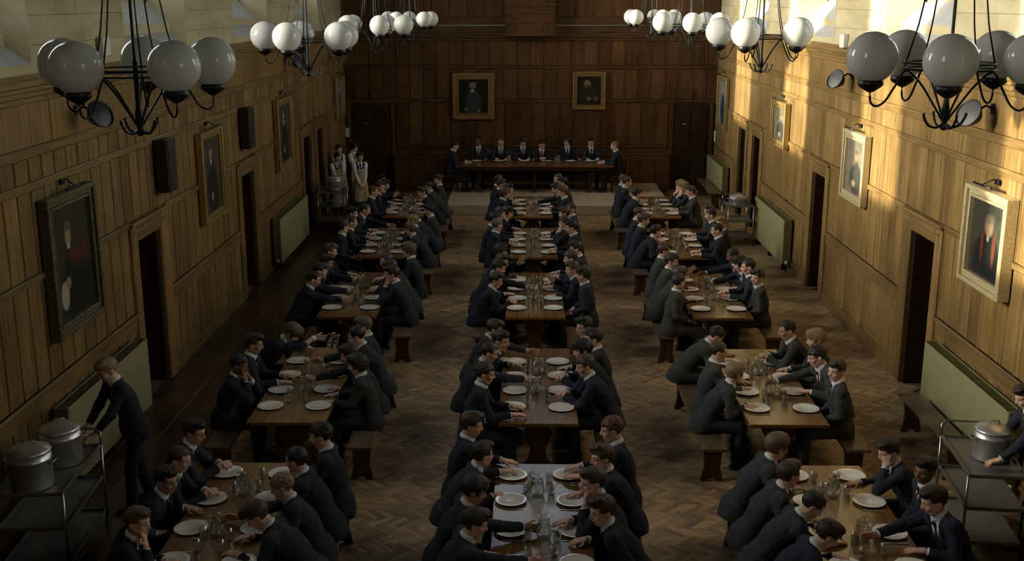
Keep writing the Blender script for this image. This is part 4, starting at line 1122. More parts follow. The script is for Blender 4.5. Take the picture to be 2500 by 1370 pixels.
# ---------------------------------------------------------------- radiators
def radiator(X, sgn, y0, y1, label):
    t = thing('radiator', label, 'radiator', (X, (y0 + y1) / 2, 0), 0, 'wall radiators'); hl = (y1 - y0) / 2
    g = lambda a, b: (min(sgn * a, sgn * b), max(sgn * a, sgn * b))
    q = MB(); q.cbox(*g(.215, .235), -hl, hl, .14, 1.02, .006); build('front_panel', q, M['rad'], t)
    q = MB(); q.cbox(*g(.06, .08), -hl, hl, .14, 1.02, .006); build('back_panel', q, M['radside'], t)
    q = MB(); n = int((y1 - y0) / .055)
    for k in range(n): y = -hl + .02 + (2 * hl - .04) * k / (n - 1); q.box(*g(.08, .215), y - .007, y + .007, .16, 1.01)
    o = build('fins', q, M['radside'], t); o['kind'] = 'stuff'
    for k in range(5):
        for y in (-hl + .004, hl - .004): pass
    for y in (-hl, hl):
        q = MB(); q.cbox(*g(.075, .225), y - .012, y + .012, .14, 1.025, .005); build('end_cap', q, M['radside'], t)
    q = MB(); q.tube([(sgn * .15, -hl - .05, .0), (sgn * .15, -hl - .05, .15), (sgn * .15, -hl, .2)], .015, 8); build('pipe', q, M['iron'], t)
    q = MB(); q.lathe([(0, 0), (.028, 0), (.03, .05), (.022, .07), (0, .07)], 12, Matrix.Translation((sgn * .15, -hl - .05, .15))); build('valve', q, M['white'], t)
    for y in (-hl + .15, 0, hl - .15): q = MB(); q.cbox(*g(.10, .20), y - .03, y + .03, 0, .15, .006); build('foot', q, M['iron'], t)
    return t
for X, s, nm in ((XL, 1, 'left'), (XR, -1, 'right')):
    radiator(X, s, 10.95, 13.45, 'green panel radiator nearest the camera on %s wall' % nm)
    radiator(X, s, 21.35, 24.15, 'green panel radiator halfway along %s wall beyond second door' % nm)
    if s < 0: radiator(X, s, 28.4, 30.85, 'green panel radiator in far corner of %s wall' % nm)
bench(1.75, 4.79, 12.25, 'low grey bench standing against near right radiator', 'wall benches')
bench(2.4, 4.84, 29.1, 'low grey bench against far right radiator', 'wall benches')

# ---------------------------------------------------------------- portraits
PT = {
 'sash': portrait('portrait_sash', (.030, .032, .020), [(.55, .22, .40, .42, (.012, .013, .011), .12), (.66, .56, .26, .10, (.11, .022, .013), .3), (.66, .62, .14, .06, (.03, .03, .025), .2), (.42, .73, .075, .085, (.30, .20, .13), .2), (.42, .81, .08, .045, (.10, .09, .07), .2), (.42, .64, .045, .03, (.35, .33, .28), .2), (.22, .22, .10, .12, (.36, .33, .25), .15), (.33, .32, .06, .05, (.28, .18, .12), .2)]),
 'gown': portrait('portrait_gown', (.035, .036, .026), [(.50, .22, .42, .40, (.011, .012, .012), .12), (.36, .42, .05, .22, (.10, .028, .016), .25), (.70, .42, .05, .22, (.10, .028, .016), .25), (.52, .68, .12, .13, (.20, .135, .08), .2), (.52, .78, .13, .06, (.10, .08, .055), .3), (.52, .53, .03, .04, (.28, .26, .21), .3)]),
 'tall': portrait('portrait_tall', (.050, .052, .038), [(.56, .26, .30, .38, (.014, .014, .016), .12), (.52, .80, .10, .07, (.30, .18, .13), .2), (.52, .86, .10, .04, (.10, .08, .06), .2), (.52, .68, .04, .05, (.5, .5, .46), .2), (.50, .20, .06, .06, (.22, .20, .18), .3)]),
 'seated': portrait('portrait_seated', (.16, .145, .105), [(.58, .28, .30, .34, (.045, .043, .04), .15), (.55, .70, .11, .085, (.24, .155, .10), .2), (.55, .78, .12, .05, (.12, .09, .06), .2), (.45, .18, .12, .06, (.25, .17, .11), .25)]),
 'blue': portrait('portrait_blue', (.20, .20, .17), [(.55, .30, .26, .40, (.020, .035, .075), .15), (.52, .78, .11, .09, (.32, .24, .17), .2)]),
 'grey': portrait('portrait_grey', (.010, .012, .011), [(.50, .28, .26, .42, (.038, .042, .046), .1), (.48, .81, .11, .085, (.26, .17, .11), .15), (.48, .87, .10, .04, (.20, .19, .17), .2), (.47, .66, .06, .05, (.35, .36, .36), .2), (.26, .12, .06, .04, (.24, .17, .12), .2), (.68, .07, .06, .04, (.24, .17, .12), .2)]),
 'beard': portrait('portrait_beard', (.012, .014, .010), [(.45, .36, .42, .30, (.022, .020, .013), .12), (.42, .74, .14, .13, (.26, .17, .10), .15), (.42, .67, .10, .06, (.07, .045, .025), .3), (.50, .22, .10, .06, (.20, .12, .08), .3), (.80, .22, .10, .08, (.16, .09, .06), .3)]),
 'pale': portrait('portrait_pale', (.22, .23, .20), [(.5, .3, .3, .34, (.10, .11, .11), .2), (.5, .72, .12, .09, (.35, .27, .2), .2)]),
}
def painting(loc, rz, w, h, pt, fm, fw, label, depth=.07, lamp=True):
    """hangs with its face towards local -Y; loc is the middle of its back"""
    t = thing('portrait_painting', label, 'painting', loc, rz, 'framed portraits')
    q = MB()
    for k, (o, d0, d1) in enumerate(((0, 0, depth), (fw * .35, 0, depth * .72), (fw * .78, 0, depth * .85))):
        e = fw * (.38 if k == 0 else .42 if k == 1 else .22)
        x0, z0 = w / 2 - o, h / 2 - o
        for s in (-1, 1):
            q.cbox(min(s * x0, s * (x0 - e)), max(s * x0, s * (x0 - e)), -d1, 0, -z0, z0, .008)
            q.cbox(-x0 + e, x0 - e, -d1, 0, min(s * z0, s * (z0 - e)), max(s * z0, s * (z0 - e)), .008)
    build('frame', q, fm, t)
    iw, ih = w / 2 - fw * .98, h / 2 - fw * .98
    q = MB(); q.box(-iw, iw, -depth * .45, -.01, -ih, ih); build('canvas', q, PT[pt], t)
    if lamp:
        q = MB(); q.tube([(.0, 0, h / 2 + .10), (0, -.06, h / 2 + .13), (-.04, -.16, h / 2 + .07)], .008, 6); q.cbox(-.05, .05, -.03, 0, h / 2 + .07, h / 2 + .13, .006)
        q.tube([(-w * .22, -.17, h / 2 + .06), (w * .18, -.17, h / 2 + .06)], .014, 8); build('picture_lamp', q, M['iron'], t)
    return t
def wall_p(sgn, y0, y1, z0, z1, *a, **k):
    X = XL if sgn > 0 else XR
    return painting((X + sgn * .03, (y0 + y1) / 2, (z0 + z1) / 2), R(90) * sgn, y1 - y0, z1 - z0, *a, **k)
wall_p(1, 11.15, 12.45, 1.68, 3.20, 'sash', M['ebony'], .14, 'large portrait with red sash in carved dark frame', depth=.12)
wall_p(1, 16.75, 17.95, 1.82, 3.23, 'tall', M['gilt'], .12, 'tall portrait in gilt frame between first two left doors', depth=.11)
wall_p(1, 22.08, 23.45, 1.85, 3.27, 'tall', M['gilt'], .13, 'dark portrait in gilt frame above middle left radiator', depth=.11)
wall_p(1, 29.2, 30.5, 2.14, 3.23, 'pale', M['gilt'], .12, 'narrow pale portrait in far corner of left wall', depth=.09)
wall_p(-1, 11.68, 12.85, 2.01, 3.14, 'gown', M['gilt_pale'], .13, 'portrait in red trimmed gown and pale gilt frame', depth=.14)
wall_p(-1, 16.9, 18.1, 2.09, 3.19, 'seated', M['gilt_pale'], .13, 'sunlit portrait in cream frame by second right door', depth=.11)
wall_p(-1, 22.2, 23.5, 2.29, 3.20, 'seated', M['gilt'], .12, 'sunlit portrait in gilt frame above middle right radiator', depth=.12)
wall_p(-1, 29.05, 30.45, 1.89, 3.25, 'blue', M['gilt'], .12, 'portrait of figure in blue in far right corner', depth=.09)
painting((-1.455, YB - .03, 2.62), 0, 1.15, 1.26, 'grey', M['gilt'], .17, 'larger portrait of standing figure in grey above high table', depth=.10, lamp=False)
painting((1.735, YB - .03, 2.775), 0, .91, 1.03, 'beard', M['gilt'], .13, 'smaller portrait of bearded figure above high table', depth=.09, lamp=False)
for x, z, lb in ((-1.455, 1.90, 'little brass plate under the larger back wall portrait'), (1.735, 2.19, 'little brass plate under the smaller back wall portrait')):
    q = MB(); q.cbox(-.09, .09, -.012, 0, -.02, .02, .004); o = build('name_plate', q, M['brass'], None, (x, YB - .028, z)); tag(o, lb, 'plate', 'brass name plates')
for x, lb in ((-4.09, 'brown wooden board above the left back door'), (4.37, 'brown wooden board above the right back door')):
    q = MB(); q.cbox(-.21, .21, -.05, 0, -.12, .12, .01); q.cbox(-.23, .23, -.06, 0, .10, .14, .008); o = build('notice_board', q, M['oak_hx'], None, (x, YB - .03, 2.67)); tag(o, lb, 'board', 'boards over the back doors')
# loudspeakers, floodlights, little boxes on the walls
for y, lb in ((14.98, 'black column loudspeaker nearest the camera, over left door'), (19.52, 'black column loudspeaker farther along the left wall')):
    t = thing('loudspeaker', lb, 'loudspeaker', (XL + .03, y, 3.02), 0, 'wall loudspeakers')
    q = MB(); q.cbox(.03, .20, -.17, .17, -.36, .36, .012); build('cabinet', q, M['door'], t)
    q = MB(); q.cbox(.195, .215, -.15, .15, -.34, .34, .006); build('grille', q, M['black'], t)
    for z in (-.2, .2): q = MB(); q.box(0, .035, -.04, .04, z - .03, z + .03); build('bracket', q, M['iron'], t)
for X, s, y, lb in ((XL, 1, 12.43, 'black round floodlight on left wall behind near chandelier'), (XL, 1, 23.5, 'small black round floodlight far along left wall'), (XR, -1, 18.2, 'small round floodlight on right wall beside sunlit strip'), (XR, -1, 12.65, 'large grey faced round floodlight on right wall')):
    t = thing('floodlight', lb, 'floodlight', (X, y, 3.95), 0, 'round wall floodlights')
    Mx = Matrix.Translation((s * .27, -.02, 0)) @ Matrix.Rotation(s * R(62), 4, 'Y') @ Matrix.Rotation(R(24), 4, 'X')
    q = MB(); q.lathe([(0, -.13), (.05, -.125), (.10, -.07), (.16, .03), (.168, .05), (.160, .055), (.15, .03), (0, .02)], 24, Mx); build('housing', q, M['iron'], t)
    q = MB(); q.lathe([(.15, .035), (.10, .050), (0, .056)], 24, Mx); build('lens', q, M['black'] if s > 0 else M['lens'], t)
    q = MB(); q.tube([(0, 0, .05), (s * .10, 0, .10), (s * .24, 0, .0)], .014, 6); q.cbox(min(0, s * .03), max(0, s * .03), -.05, .05, 0, .12, .006); build('bracket', q, M['iron'], t)
for X, s, y, z, lb in ((XL, 1, 13.35, 4.64, 'white alarm box above left panelling'), (XR, -1, 18.75, 4.52, 'white alarm box above right panelling')):
    q = MB(); q.cbox(min(0, s * .09), max(0, s * .09), -.11, .11, -.09, .14, .015); o = build('alarm_box', q, M['white'], None, (X - s * .0, y, z)); tag(o, lb, 'box', 'white boxes on the walls')
q = MB(); q.cbox(-.05, .05, -.05, 0, -.13, .13, .01); o = build('wall_box', q, M['white'], None, (-4.98 + .0, YB - .062, 1.62)); tag(o, 'slim white box in the far left corner behind serving boys', 'box', 'white boxes on the walls')
q = MB(); q.cbox(-.05, 0, -.05, .05, -.15, .15, .01); o = build('wall_box', q, M['white'], None, (XR - .028, 30.75, 1.55)); tag(o, 'slim white box in the far right corner over radiator', 'box', 'white boxes on the walls')
for x, lb in ((-1.95, 'white socket at foot of the wall left of the dais'), (2.75, 'white socket at foot of the wall right of the high table')):
    q = MB(); q.cbox(-.075, .075, -.02, 0, -.045, .045, .005); o = build('wall_socket', q, M['white'], None, (x, YB - .318, .47)); tag(o, lb, 'socket', 'wall sockets')

# ---------------------------------------------------------------- chandeliers
def chandelier(x, y, z, a0, label):
    t = thing('chandelier', label, 'chandelier', (x, y, z), R(a0), 'globe chandeliers')
    q = MB(); q.lathe([(0, -.02), (.018, -.012), (.022, 0), (.014, .02), (.024, .05), (.024, .12), (.016, .16), (.016, .42), (.010, .44), (.010, 4.4), (0, 4.4)], 10); build('stem', q, M['iron'], t)
    for dz in (.0, .035):
        q = MB(); q.tube([(.26 * math.cos(a), .26 * math.sin(a), .345 + dz) for a in np.linspace(0, 2 * math.pi, 33)[:-1]], .006, 6, True); build('ring', q, M['iron'], t)
    arm = shared('ch_arm', lambda: MB().tube(curve([(.02, 0, .05), (.07, 0, .13), (.16, 0, .26), (.25, 0, .335), (.31, 0, .24), (.36, 0, .155), (.41, 0, .125), (.445, 0, .15), (.452, 0, .215)]), .007, 7).mesh('arm', M['iron']))
    hook = shared('ch_hook', lambda: MB().tube(curve([(.01, 0, .02), (.05, 0, .0), (.10, 0, .015), (.13, 0, .06), (.135, 0, .085)]), [.008] * 16 + [.011], 6).mesh('hook', M['iron']))
    cup = shared('ch_cup', lambda: MB().lathe([(0, -.035), (.02, -.03), (.065, .0), (.075, .012), (.072, .04), (.06, .045), (0, .045)], 18).mesh('cup', M['iron']))
    glb = shared('ch_globe', lambda: MB().lathe([(.150 * math.sin(p), -.150 * math.cos(p)) for p in np.linspace(.45, math.pi - .001, 22)], 32).mesh('globe', M['opal']))
    rod = shared('ch_rod', lambda: MB().tube([(.26, 0, .36), (.20, 0, .60), (.06, 0, 1.45)], .005, 6).mesh('rod', M['iron']))
    for k in range(5):
        a = 2 * math.pi * k / 5
        link('arm', arm, t, (0, 0, 0), (0, 0, a)); link('rod', rod, t, (0, 0, 0), (0, 0, a))
        if k < 4: link('hook', hook, t, (0, 0, 0), (0, 0, 2 * math.pi * k / 4 + .5))
        p = (.452 * math.cos(a), .452 * math.sin(a), .24)
        link('cup', cup, t, p); link('globe', glb, t, (p[0], p[1], p[2] + .172))
    q = MB(); q.lathe([(.02, 1.40), (.075, 1.43), (.075, 1.46), (.02, 1.50)], 12); build('crown', q, M['iron'], t)
    return t
for k, (a, b) in enumerate(((29, -110), (38, 20), (0, 50), (25, 5))):
    y = 6.69 + 5.35 * k; nm = ['nearest', 'second', 'third', 'farthest'][k]
    chandelier(-2.33, y, 4.42, a, 'black iron chandelier of five white globes, %s in left line' % nm)
    chandelier(2.50, y, 4.46, b, 'black iron chandelier of five white globes, %s in right line' % nm)

# ---------------------------------------------------------------- trolleys and pots
def trolley(loc, rz, w, l, h, label, ends=(1,)):
    t = thing('serving_trolley', label, 'trolley', loc, rz, 'serving trolleys'); hw, hl = w / 2, l / 2
    for x in (-hw, hw):
        for y in (-hl, hl):
            q = MB(); q.tube([(x, y, .09), (x, y, h)], .014, 8); build('post', q, M['chrome'], t)
            q = MB(); q.lathe([(.0, -.018), (.04, -.018), (.045, -.01), (.045, .01), (.04, .018), (0, .018)], 14, Matrix.Translation((x, y, .045)) @ Matrix.Rotation(R(90), 4, 'Y')); q.box(x - .012, x + .012, y - .01, y + .01, .05, .10); build('caster', q, M['black'], t)
    for z in (.16, (h + .16) / 2, h - .02):
        q = MB(); q.box(-hw, hw, -hl, hl, z, z + .008)
        for s in (-1, 1): q.box(-hw, hw, min(s * hl, s * (hl - .012)), max(s * hl, s * (hl - .012)), z, z + .035); q.box(min(s * hw, s * (hw - .012)), max(s * hw, s * (hw - .012)), -hl, hl, z, z + .035)
        build('shelf', q, M['shelf'], t)
    for s in ends:
        q = MB(); q.tube([(-hw, s * hl, h), (-hw, s * (hl + .02), h + .12), (-hw + .06, s * (hl + .03), h + .16), (hw - .06, s * (hl + .03), h + .16), (hw, s * (hl + .02), h + .12), (hw, s * hl, h)], .013, 8); build('handle', q, M['chrome'], t)
    return t
def pot(loc, r, h, label, rz=0.0):
    t = thing('cooking_pot', label, 'pot', loc, rz, 'aluminium cooking pots')
    q = MB(); q.lathe([(0, 0), (r * .97, 0), (r, .01), (r, h * .62), (r * 1.03, h * .63), (r * 1.03, h * .66), (r, h * .67), (r, h * .8), (0, h * .8)], 32); build('pot_body', q, M['steel'], t)
    l = MB(); l.lathe([(r * 1.03, h * .79), (r * 1.04, h * .83), (r * 1.0, h * .86), (r * .55, h * .95), (r * .12, h * .985), (0, h * .985)], 32); ld = build('lid', l, M['steel'], t)
    k = MB(); k.tube([(-.05, 0, h * .97), (-.045, 0, h * .97 + .035), (.045, 0, h * .97 + .035), (.05, 0, h * .97)], .007, 6); build('knob', k, M['steel'], ld)
    for s in (-1, 1):
        k = MB(); k.tube([(s * r, -.05, h * .58), (s * (r + .045), -.04, h * .60), (s * (r + .045), .04, h * .60), (s * r, .05, h * .58)], .007, 6); build('handle', k, M['steel'], t)
    return t
trolley((-4.52, 9.72, 0), R(4), .62, 1.15, .88, 'steel serving trolley with shelves pushed by server, near left wall')
pot((-4.52, 9.36, .876), .185, .42, 'dull aluminium stock pot nearest the camera on left trolley'); pot((-4.46, 9.90, .876), .185, .42, 'dull aluminium stock pot by the server on left trolley', .4)
trolley((4.50, 10.18, 0), R(-6), .55, 1.0, .86, 'steel serving trolley in near right corner with one large pot')
pot((4.56, 10.16, .856), .175, .36, 'large shiny pot on near right trolley')
trolley((4.66, 24.05, 0), R(2), .55, .62, .86, 'steel trolley beside middle right radiator with round pan')
pot((4.66, 24.05, .856), .20, .22, 'wide shiny pan on far right trolley')
trolley((-4.55, 25.75, 0), R(5), .62, .75, .86, 'steel trolley before the aproned serving boys', (-1, 1))
pot((-4.50, 25.78, .856), .165, .36, 'tall shiny pot on trolley before the aproned boys')
pot((-4.48, 25.75, .515), .17, .12, 'low covered pan on middle shelf of trolley by aproned boys')

# ---------------------------------------------------------------- people
# for every diner: where the photograph shows the top of the head (pixels), pose, +1 turned to the camera / -1 away, hair style, hair, skin, suit shade
CROP = dict(A=(200, 1000, 3.571), B=(540, 740, 4.282), C=(680, 560, 5.709), D=(740, 320, 4.8925), E=(1060, 1000, 3.7036), F=(1090, 760, 4.567), G=(1120, 400, 3.426), H=(1470, 410, 5.7075), I=(1500, 570, 4.7244), J=(1630, 760, 3.806), K=(1780, 1060, 3.472), M=(1070, 320, 4.237))
up, cl, re, ch, la, le, mo, bo, po, lo_, br, ge = list(POSES)[:12]
DINERS = [
 ('left', 0, 'left', 'A', [(500, 860, ch, 1, 0, 'light', 'p', 3), (430, 500, le, 1, 0, 'dark', 'o', 0), (800, 425, cl, 1, 5, 'brown', 'p', 0), (985, 90, cl, 1, 0, 'black', 'p', 1, 'g')]),
 ('left', 0, 'right', 'A', [(1480, 820, bo, 1, 0, 'brown', 'p', 1), (1690, 575, re, 1, 1, 'fair', 'p', 1), (1820, 370, ch, -1, 5, 'black', 'p', 0), (2080, 150, up, -1, 1, 'dark', 'p', 0)]),
 ('left', 1, 'left', 'B', [(320, 365, mo, 1, 1, 'black', 'b', 3), (430, 235, up, 1, 0, 'dark', 'o', 3), None, (860, 120, po, 1, 2, 'light', 'p', 0)]),
 ('left', 1, 'right', 'B', [(1630, 510, up, -1, 4, 'dark', 'p', 2), (1530, 460, re, 1, 0, 'dark', 'p', 1), (1500, 230, re, 1, 5, 'black', 'p', 1), (1440, 150, up, 1, 0, 'grey', 'p', 1)]),
 ('left', 2, 'left', 'C', [(510, 535, re, -1, 5, 'black', 'p', 3), (570, 470, re, -1, 0, 'dark', 'p', 0), (700, 355, re, 1, 0, 'dark', 'o', 0), (780, 165, up, 1, 3, 'light', 'p', 1)]),
 ('left', 2, 'right', 'C', [(1600, 500, mo, 1, 0, 'dark', 'p', 1), (1560, 390, br, 1, 0, 'brown', 'p', 2), (1480, 330, le, 1, 5, 'brown', 'p', 1), (1790, 185, up, 1, 4, 'light', 'p', 1)]),
 ('left', 3, 'left', 'D', [(490, 1060, la, -1, 0, 'dark', 'p', 0), (600, 1010, up, 1, 5, 'brown', 'p', 0), (560, 905, up, 1, 0, 'black', 'p', 0), (745, 850, re, 1, 5, 'brown', 'p', 3)]),
 ('left', 3, 'right', 'D', [(1370, 985, le, -1, 0, 'light', 'p', 1), (1290, 1000, mo, 1, 1, 'fair', 'p', 1), (1390, 915, le, 1, 0, 'grey', 'p', 1), (1545, 825, up, 1, 0, 'black', 'p', 2)]),
 ('left', 4, 'left', 'D', [(855, 655, up, 1, 5, 'red', 'p', 0), (945, 575, ge, 1, 0, 'red', 'p', 0), (1040, 505, re, 1, 0, 'dark', 'p', 0), (965, 490, la, 1, 0, 'black', 'p', 0)]),
 ('left', 4, 'right', 'D', [None, (1410, 665, le, 1, 0, 'dark', 'p', 3), (1530, 525, le, 1, 0, 'dark', 'p', 2), (1560, 560, la, 1, 0, 'black', 'p', 2)]),
 ('middle', 0, 'left', 'E', [(420, 905, re, -1, 0, 'dark', 'p', 1), (370, 610, re, -1, 2, 'black', 'o', 1), (430, 280, le, -1, 0, 'dark', 'p', 2), (360, 70, up, -1, 0, 'brown', 'p', 0)]),
 ('middle', 0, 'right', 'E', [(1650, 790, le, 1, 3, 'dark', 'p', 3), (1420, 605, ch, 1, 0, 'brown', 'p', 1), (1500, 315, ch, 1, 3, 'brown', 'p', 0), (1580, 65, up, 1, 1, 'red', 'p', 3)]),
 ('middle', 1, 'left', 'F', [(465, 575, up, 1, 1, 'dark', 'p', 0), (510, 290, re, -1, 5, 'dark', 'p', 1), (630, 215, le, 1, 0, 'dark', 'p', 2), (575, 95, re, 1, 0, 'brown', 'p', 2)]),
 ('middle', 1, 'right', 'F', [(1590, 490, cl, 1, 1, 'brown', 'p', 0), (1600, 310, cl, 1, 2, 'black', 'p', 3), (1660, 240, up, -1, 0, 'dark', 'p', 1), (1490, 110, la, 1, 3, 'black', 'p', 1)]),
 ('middle', 2, 'left', 'G', [(310, 865, cl, 1, 0, 'dark', 'p', 3), (300, 790, re, 1, 0, 'dark', 'p', 0), (320, 700, le, 1, 0, 'brown', 'p', 3), (370, 635, ge, 1, 4, 'dark', 'p', 0)]),
 ('middle', 2, 'right', 'G', [(1030, 850, la, 1, 4, 'dark', 'p', 1), (930, 770, ge, 1, 0, 'brown', 'p', 3), (920, 730, up, 1, 1, 'brown', 'p', 0), (985, 620, up, 1, 0, 'dark', 'p', 1)]),
 ('middle', 3, 'left', 'G', [(330, 450, la, -1, 5, 'grey', 'p', 0), (310, 410, up, -1, 0, 'dark', 'p', 0), (360, 350, up, 1, 0, 'brown', 'p', 0), (420, 355, le, 1, 4, 'dark', 'p', 3)]),
 ('middle', 3, 'right', 'G', [(930, 475, up, 1, 0, 'black', 'p', 3), (865, 405, mo, 1, 1, 'dark', 'p', 0), (865, 330, up, 1, 0, 'brown', 'p', 0), (960, 340, la, 1, 5, 'dark', 'p', 1)]),
 ('middle', 4, 'left', 'G', [(405, 200, up, -1, 4, 'red', 'p', 0), (410, 150, le, 1, 0, 'black', 'p', 0), (370, 100, up, 1, 0, 'brown', 'p', 0), (325, 80, la, -1, 0, 'dark', 'p', 0)]),
 ('middle', 4, 'right', 'G', [(860, 190, up, 1, 0, 'red', 'p', 1), (860, 145, re, 1, 0, 'dark', 'p', 0), (880, 95, up, 1, 0, 'black', 'p', 2), (810, 50, la, 1, 5, 'brown', 'p', 0)]),
 ('right', 0, 'left', 'K', [(820, 755, bo, -1, 0, 'dark', 'p', 0), (690, 525, bo, 1, 5, 'black', 'p', 2), (570, 300, le, -1, 0, 'brown', 'p', 2), (470, 65, le, -1, 2, 'light', 'p', 2)]),
 ('right', 0, 'right', 'K', [None, (1900, 545, re, 1, 0, 'dark', 'p', 3), (1850, 420, la, 1, 0, 'black', 'b', 0), (1540, 265, br, 1, 0, 'dark', 'p', 1)]),
 ('right', 1, 'left', 'J', [(650, 480, le, -1, 2, 'fair', 'p', 2), (520, 285, up, -1, 5, 'brown', 'p', 4), None, (440, 100, bo, -1, 1, 'black', 'p', 4)]),
 ('right', 1, 'right', 'J', [(1560, 455, la, 1, 0, 'brown', 'p', 2), (1510, 330, re, 1, 1, 'black', 'p', 4), (1360, 170, up, 1, 2, 'fair', 'p', 4), (1100, 100, cl, 1, 5, 'black', 'o', 2)]),
 ('right', 2, 'left', 'I', [(875, 540, la, -1, 5, 'dark', 'p', 4), (780, 385, le, -1, 2, 'brown', 'p', 2), (740, 235, ge, 1, 0, 'dark', 'p', 4), (680, 115, up, -1, 0, 'brown', 'p', 4)]),
 ('right', 2, 'right', 'I', [(1600, 390, la, 1, 3, 'dark', 'p', 2), (1430, 395, up, 1, 5, 'black', 'p', 0), (1480, 265, re, 1, 4, 'black', 'p', 3), (1335, 130, re, 1, 5, 'black', 'b', 3)]),
 ('right', 3, 'left', 'H', [(745, 755, le, -1, 0, 'black', 'p', 0), (610, 640, up, -1, 0, 'brown', 'p', 0), (495, 475, up, -1, 5, 'brown', 'p', 0), None]),
 ('right', 3, 'right', 'H', [(1530, 800, up, 1, 5, 'black', 'p', 3), (1680, 680, la, 1, 0, 'fair', 'p', 1), (1620, 535, up, 1, 1, 'dark', 'p', 0), (1500, 515, la, 1, 0, 'brown', 'p', 0)]),
 ('right', 4, 'left', 'H', [(540, 230, ch, -1, 0, 'black', 'p', 0), None, (385, 115, up, -1, 5, 'brown', 'p', 0), (450, 105, la, 1, 0, 'dark', 'p', 0)]),
 ('right', 4, 'right', 'H', [(1225, 240, up, 1, 0, 'brown', 'p', 4, 'g'), (1100, 160, mo, 1, 2, 'fair', 'p', 0), (1035, 80, mo, 1, 2, 'fair', 'p', 0), None]),
]
HN = dict(black='black-haired', dark='dark-haired', brown='brown-haired', light='light-brown-haired', fair='fair-haired', red='red-haired', grey='grey-brown-haired')
HN['light'] = 'light-haired'; HN['grey'] = 'ash-haired'
ROWS_ = ['nearest table', 'second table back', 'third table back', 'fourth table back', 'farthest table']
prng = random.Random(21)
for cn, ri, sn, crop, seats in DINERS:
    ox, oy, sc = CROP[crop]; cx_ = COLS[cn]; sd = -1 if sn == 'left' else 1
    bx_ = cx_ + sd * (TW / 2 + BENCH_GAP); rz = 0.0 if sd < 0 else math.pi
    last = None
    for k, s in enumerate(seats):
        if not s: continue
        pose = s[2]; J = rig(pose)['J']; tp = J['top']
        turn = s[3] * (1 if sd > 0 else -1)          # facing -X the left side is the camera's side
        hy = POSES[pose]['head'][0]; mir = (hy * turn < 0) if hy else turn < 0
        scale = prng.uniform(.97, 1.03)
        ty = tp[1] * (-1 if mir else 1)
        off = Vector((tp[0] * math.cos(rz) - ty * math.sin(rz), tp[0] * math.sin(rz) + ty * math.cos(rz))) * scale
        p = ppx(ox + s[0] / sc, oy + s[1] / sc, tp[2] * scale)
        x = min(max(p.x - off.x, bx_ - .09), bx_ + .05); y = p.y - off.y
        lim = (ROWY[ri][0] + .18, ROWY[ri][1] - .12)
        y = min(max(y, lim[0]), lim[1]); y = min(max(y, SEATY[ri][k] - .22), SEATY[ri][k] + .24)
        if last is not None and y < last + .44: y = last + .44
        last = y
        lb = '%s boy %s, %s seat back, %s bench, %s, %s row' % (HN[s[5]], SHORT.get(pose, pose), ORD[k], sn, ROWS_[ri], cn)
        who = person(pose, lb, (x, y, 0), rz + prng.uniform(-.05, .05), mir, s[4], s[5], s[6], SUITC[s[7]], 'diners at the long tables', scale, glasses=len(s) > 8)
        if pose == po:                                # the jug in the pouring hand
            D, N, S_, _c = J['handR']; hp = J['wrR'] + .085 * D
            m_ = Matrix.Translation((x, y, 0)) @ Matrix.Rotation(who.rotation_euler.z, 4, 'Z') @ Matrix.Diagonal((scale, -scale if mir else scale, scale, 1))
            hw_ = m_ @ Vector(hp); jg = jug(hw_ + Vector((.105, 0, -.13)), 'glass jug held by the boy pouring, far end of second table, left row'); jg.rotation_euler = (0, R(22), 0)
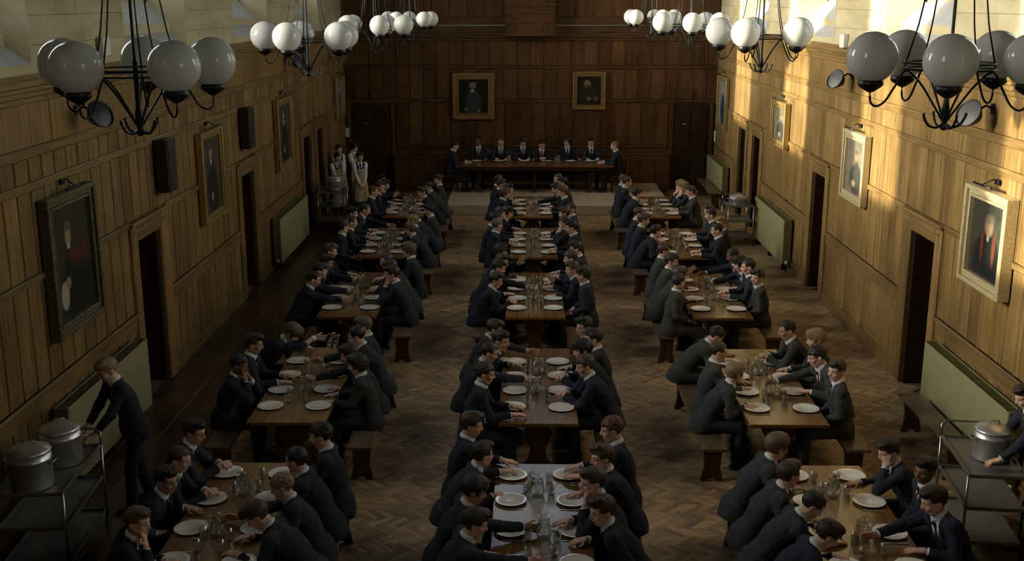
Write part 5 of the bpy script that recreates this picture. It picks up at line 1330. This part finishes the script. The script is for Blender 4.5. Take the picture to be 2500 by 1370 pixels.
# high table
HT = [(245, 80, up, 0, 'black', 'p', 0, 0, 'at left end of'), (1790, 95, up, 5, 'fair', 'p', math.pi, 3, 'at right end of')]
for px_, py_, pose, st, hr, sk, rz, su, w_ in HT:
    J = rig(pose)['J']; tp = J['top']; p = ppx(1070 + px_ / 4.237, 320 + py_ / 4.237, tp[2] + DZ)
    x = -2.02 if rz == 0 else 2.48
    person(pose, '%s youth in dark suit %s the high table' % (HN[hr], w_), (x, 29.25, DZ), rz, False, st, hr, sk, SUITC[su], 'youths at the high table')
HB = [(420, 45, la, 5, 'black', 'b', 0), (645, 50, up, 5, 'light', 'p', 0), (870, 55, up, 2, 'dark', 'p', 3), (1065, 80, cl, 0, 'dark', 'p', 0), (1340, 75, la, 4, 'dark', 'p', 3), (1570, 40, up, 3, 'black', 'p', 0)]
for k, (px_, py_, pose, st, hr, sk, su) in enumerate(HB):
    p = ppx(1070 + px_ / 4.237, 320 + py_ / 4.237, 1.36 + DZ)
    person(pose, '%s youth %s behind high table, %s from the left' % (HN[hr], pose, ORD[k]), (p.x, 30.20, DZ), R(-90) + prng.uniform(-.15, .15), k % 2 == 0, st, hr, sk, SUITC[su], 'youths at the high table', glasses=(k == 5))
# servers
for k, (x, y, rz, st, hr, sc, lb) in enumerate(((-4.05, 26.75, -62, 3, 'dark', .95, 'aproned serving boy in front, hands folded, white sleeves'), (-4.62, 26.85, -48, 0, 'black', .93, 'aproned serving boy just behind the far left trolley'), (-4.45, 28.3, -20, 4, 'dark', .97, 'long-haired aproned serving boy standing at the back'), (-4.78, 28.0, -40, 5, 'black', .96, 'aproned serving boy farthest left in the corner'))):
    person(list(POSES)[12], lb, (x, y, 0), R(rz), k % 2 == 1, st, hr, 'p', SUITC[0], 'aproned serving boys', sc, tie=(.01, .01, .012))
person(list(POSES)[13], 'fair-haired server in dark suit pushing the near left trolley', (-4.08, 10.80, 0), R(-138), False, 0, 'fair', 'p', SUITC[3], 'suited servers', 1.0)
person(list(POSES)[13], 'dark-haired server in dark suit at right edge beside near right trolley', (4.98, 9.98, 0), R(178), False, 0, 'dark', 'p', SUITC[0], 'suited servers', 1.0)
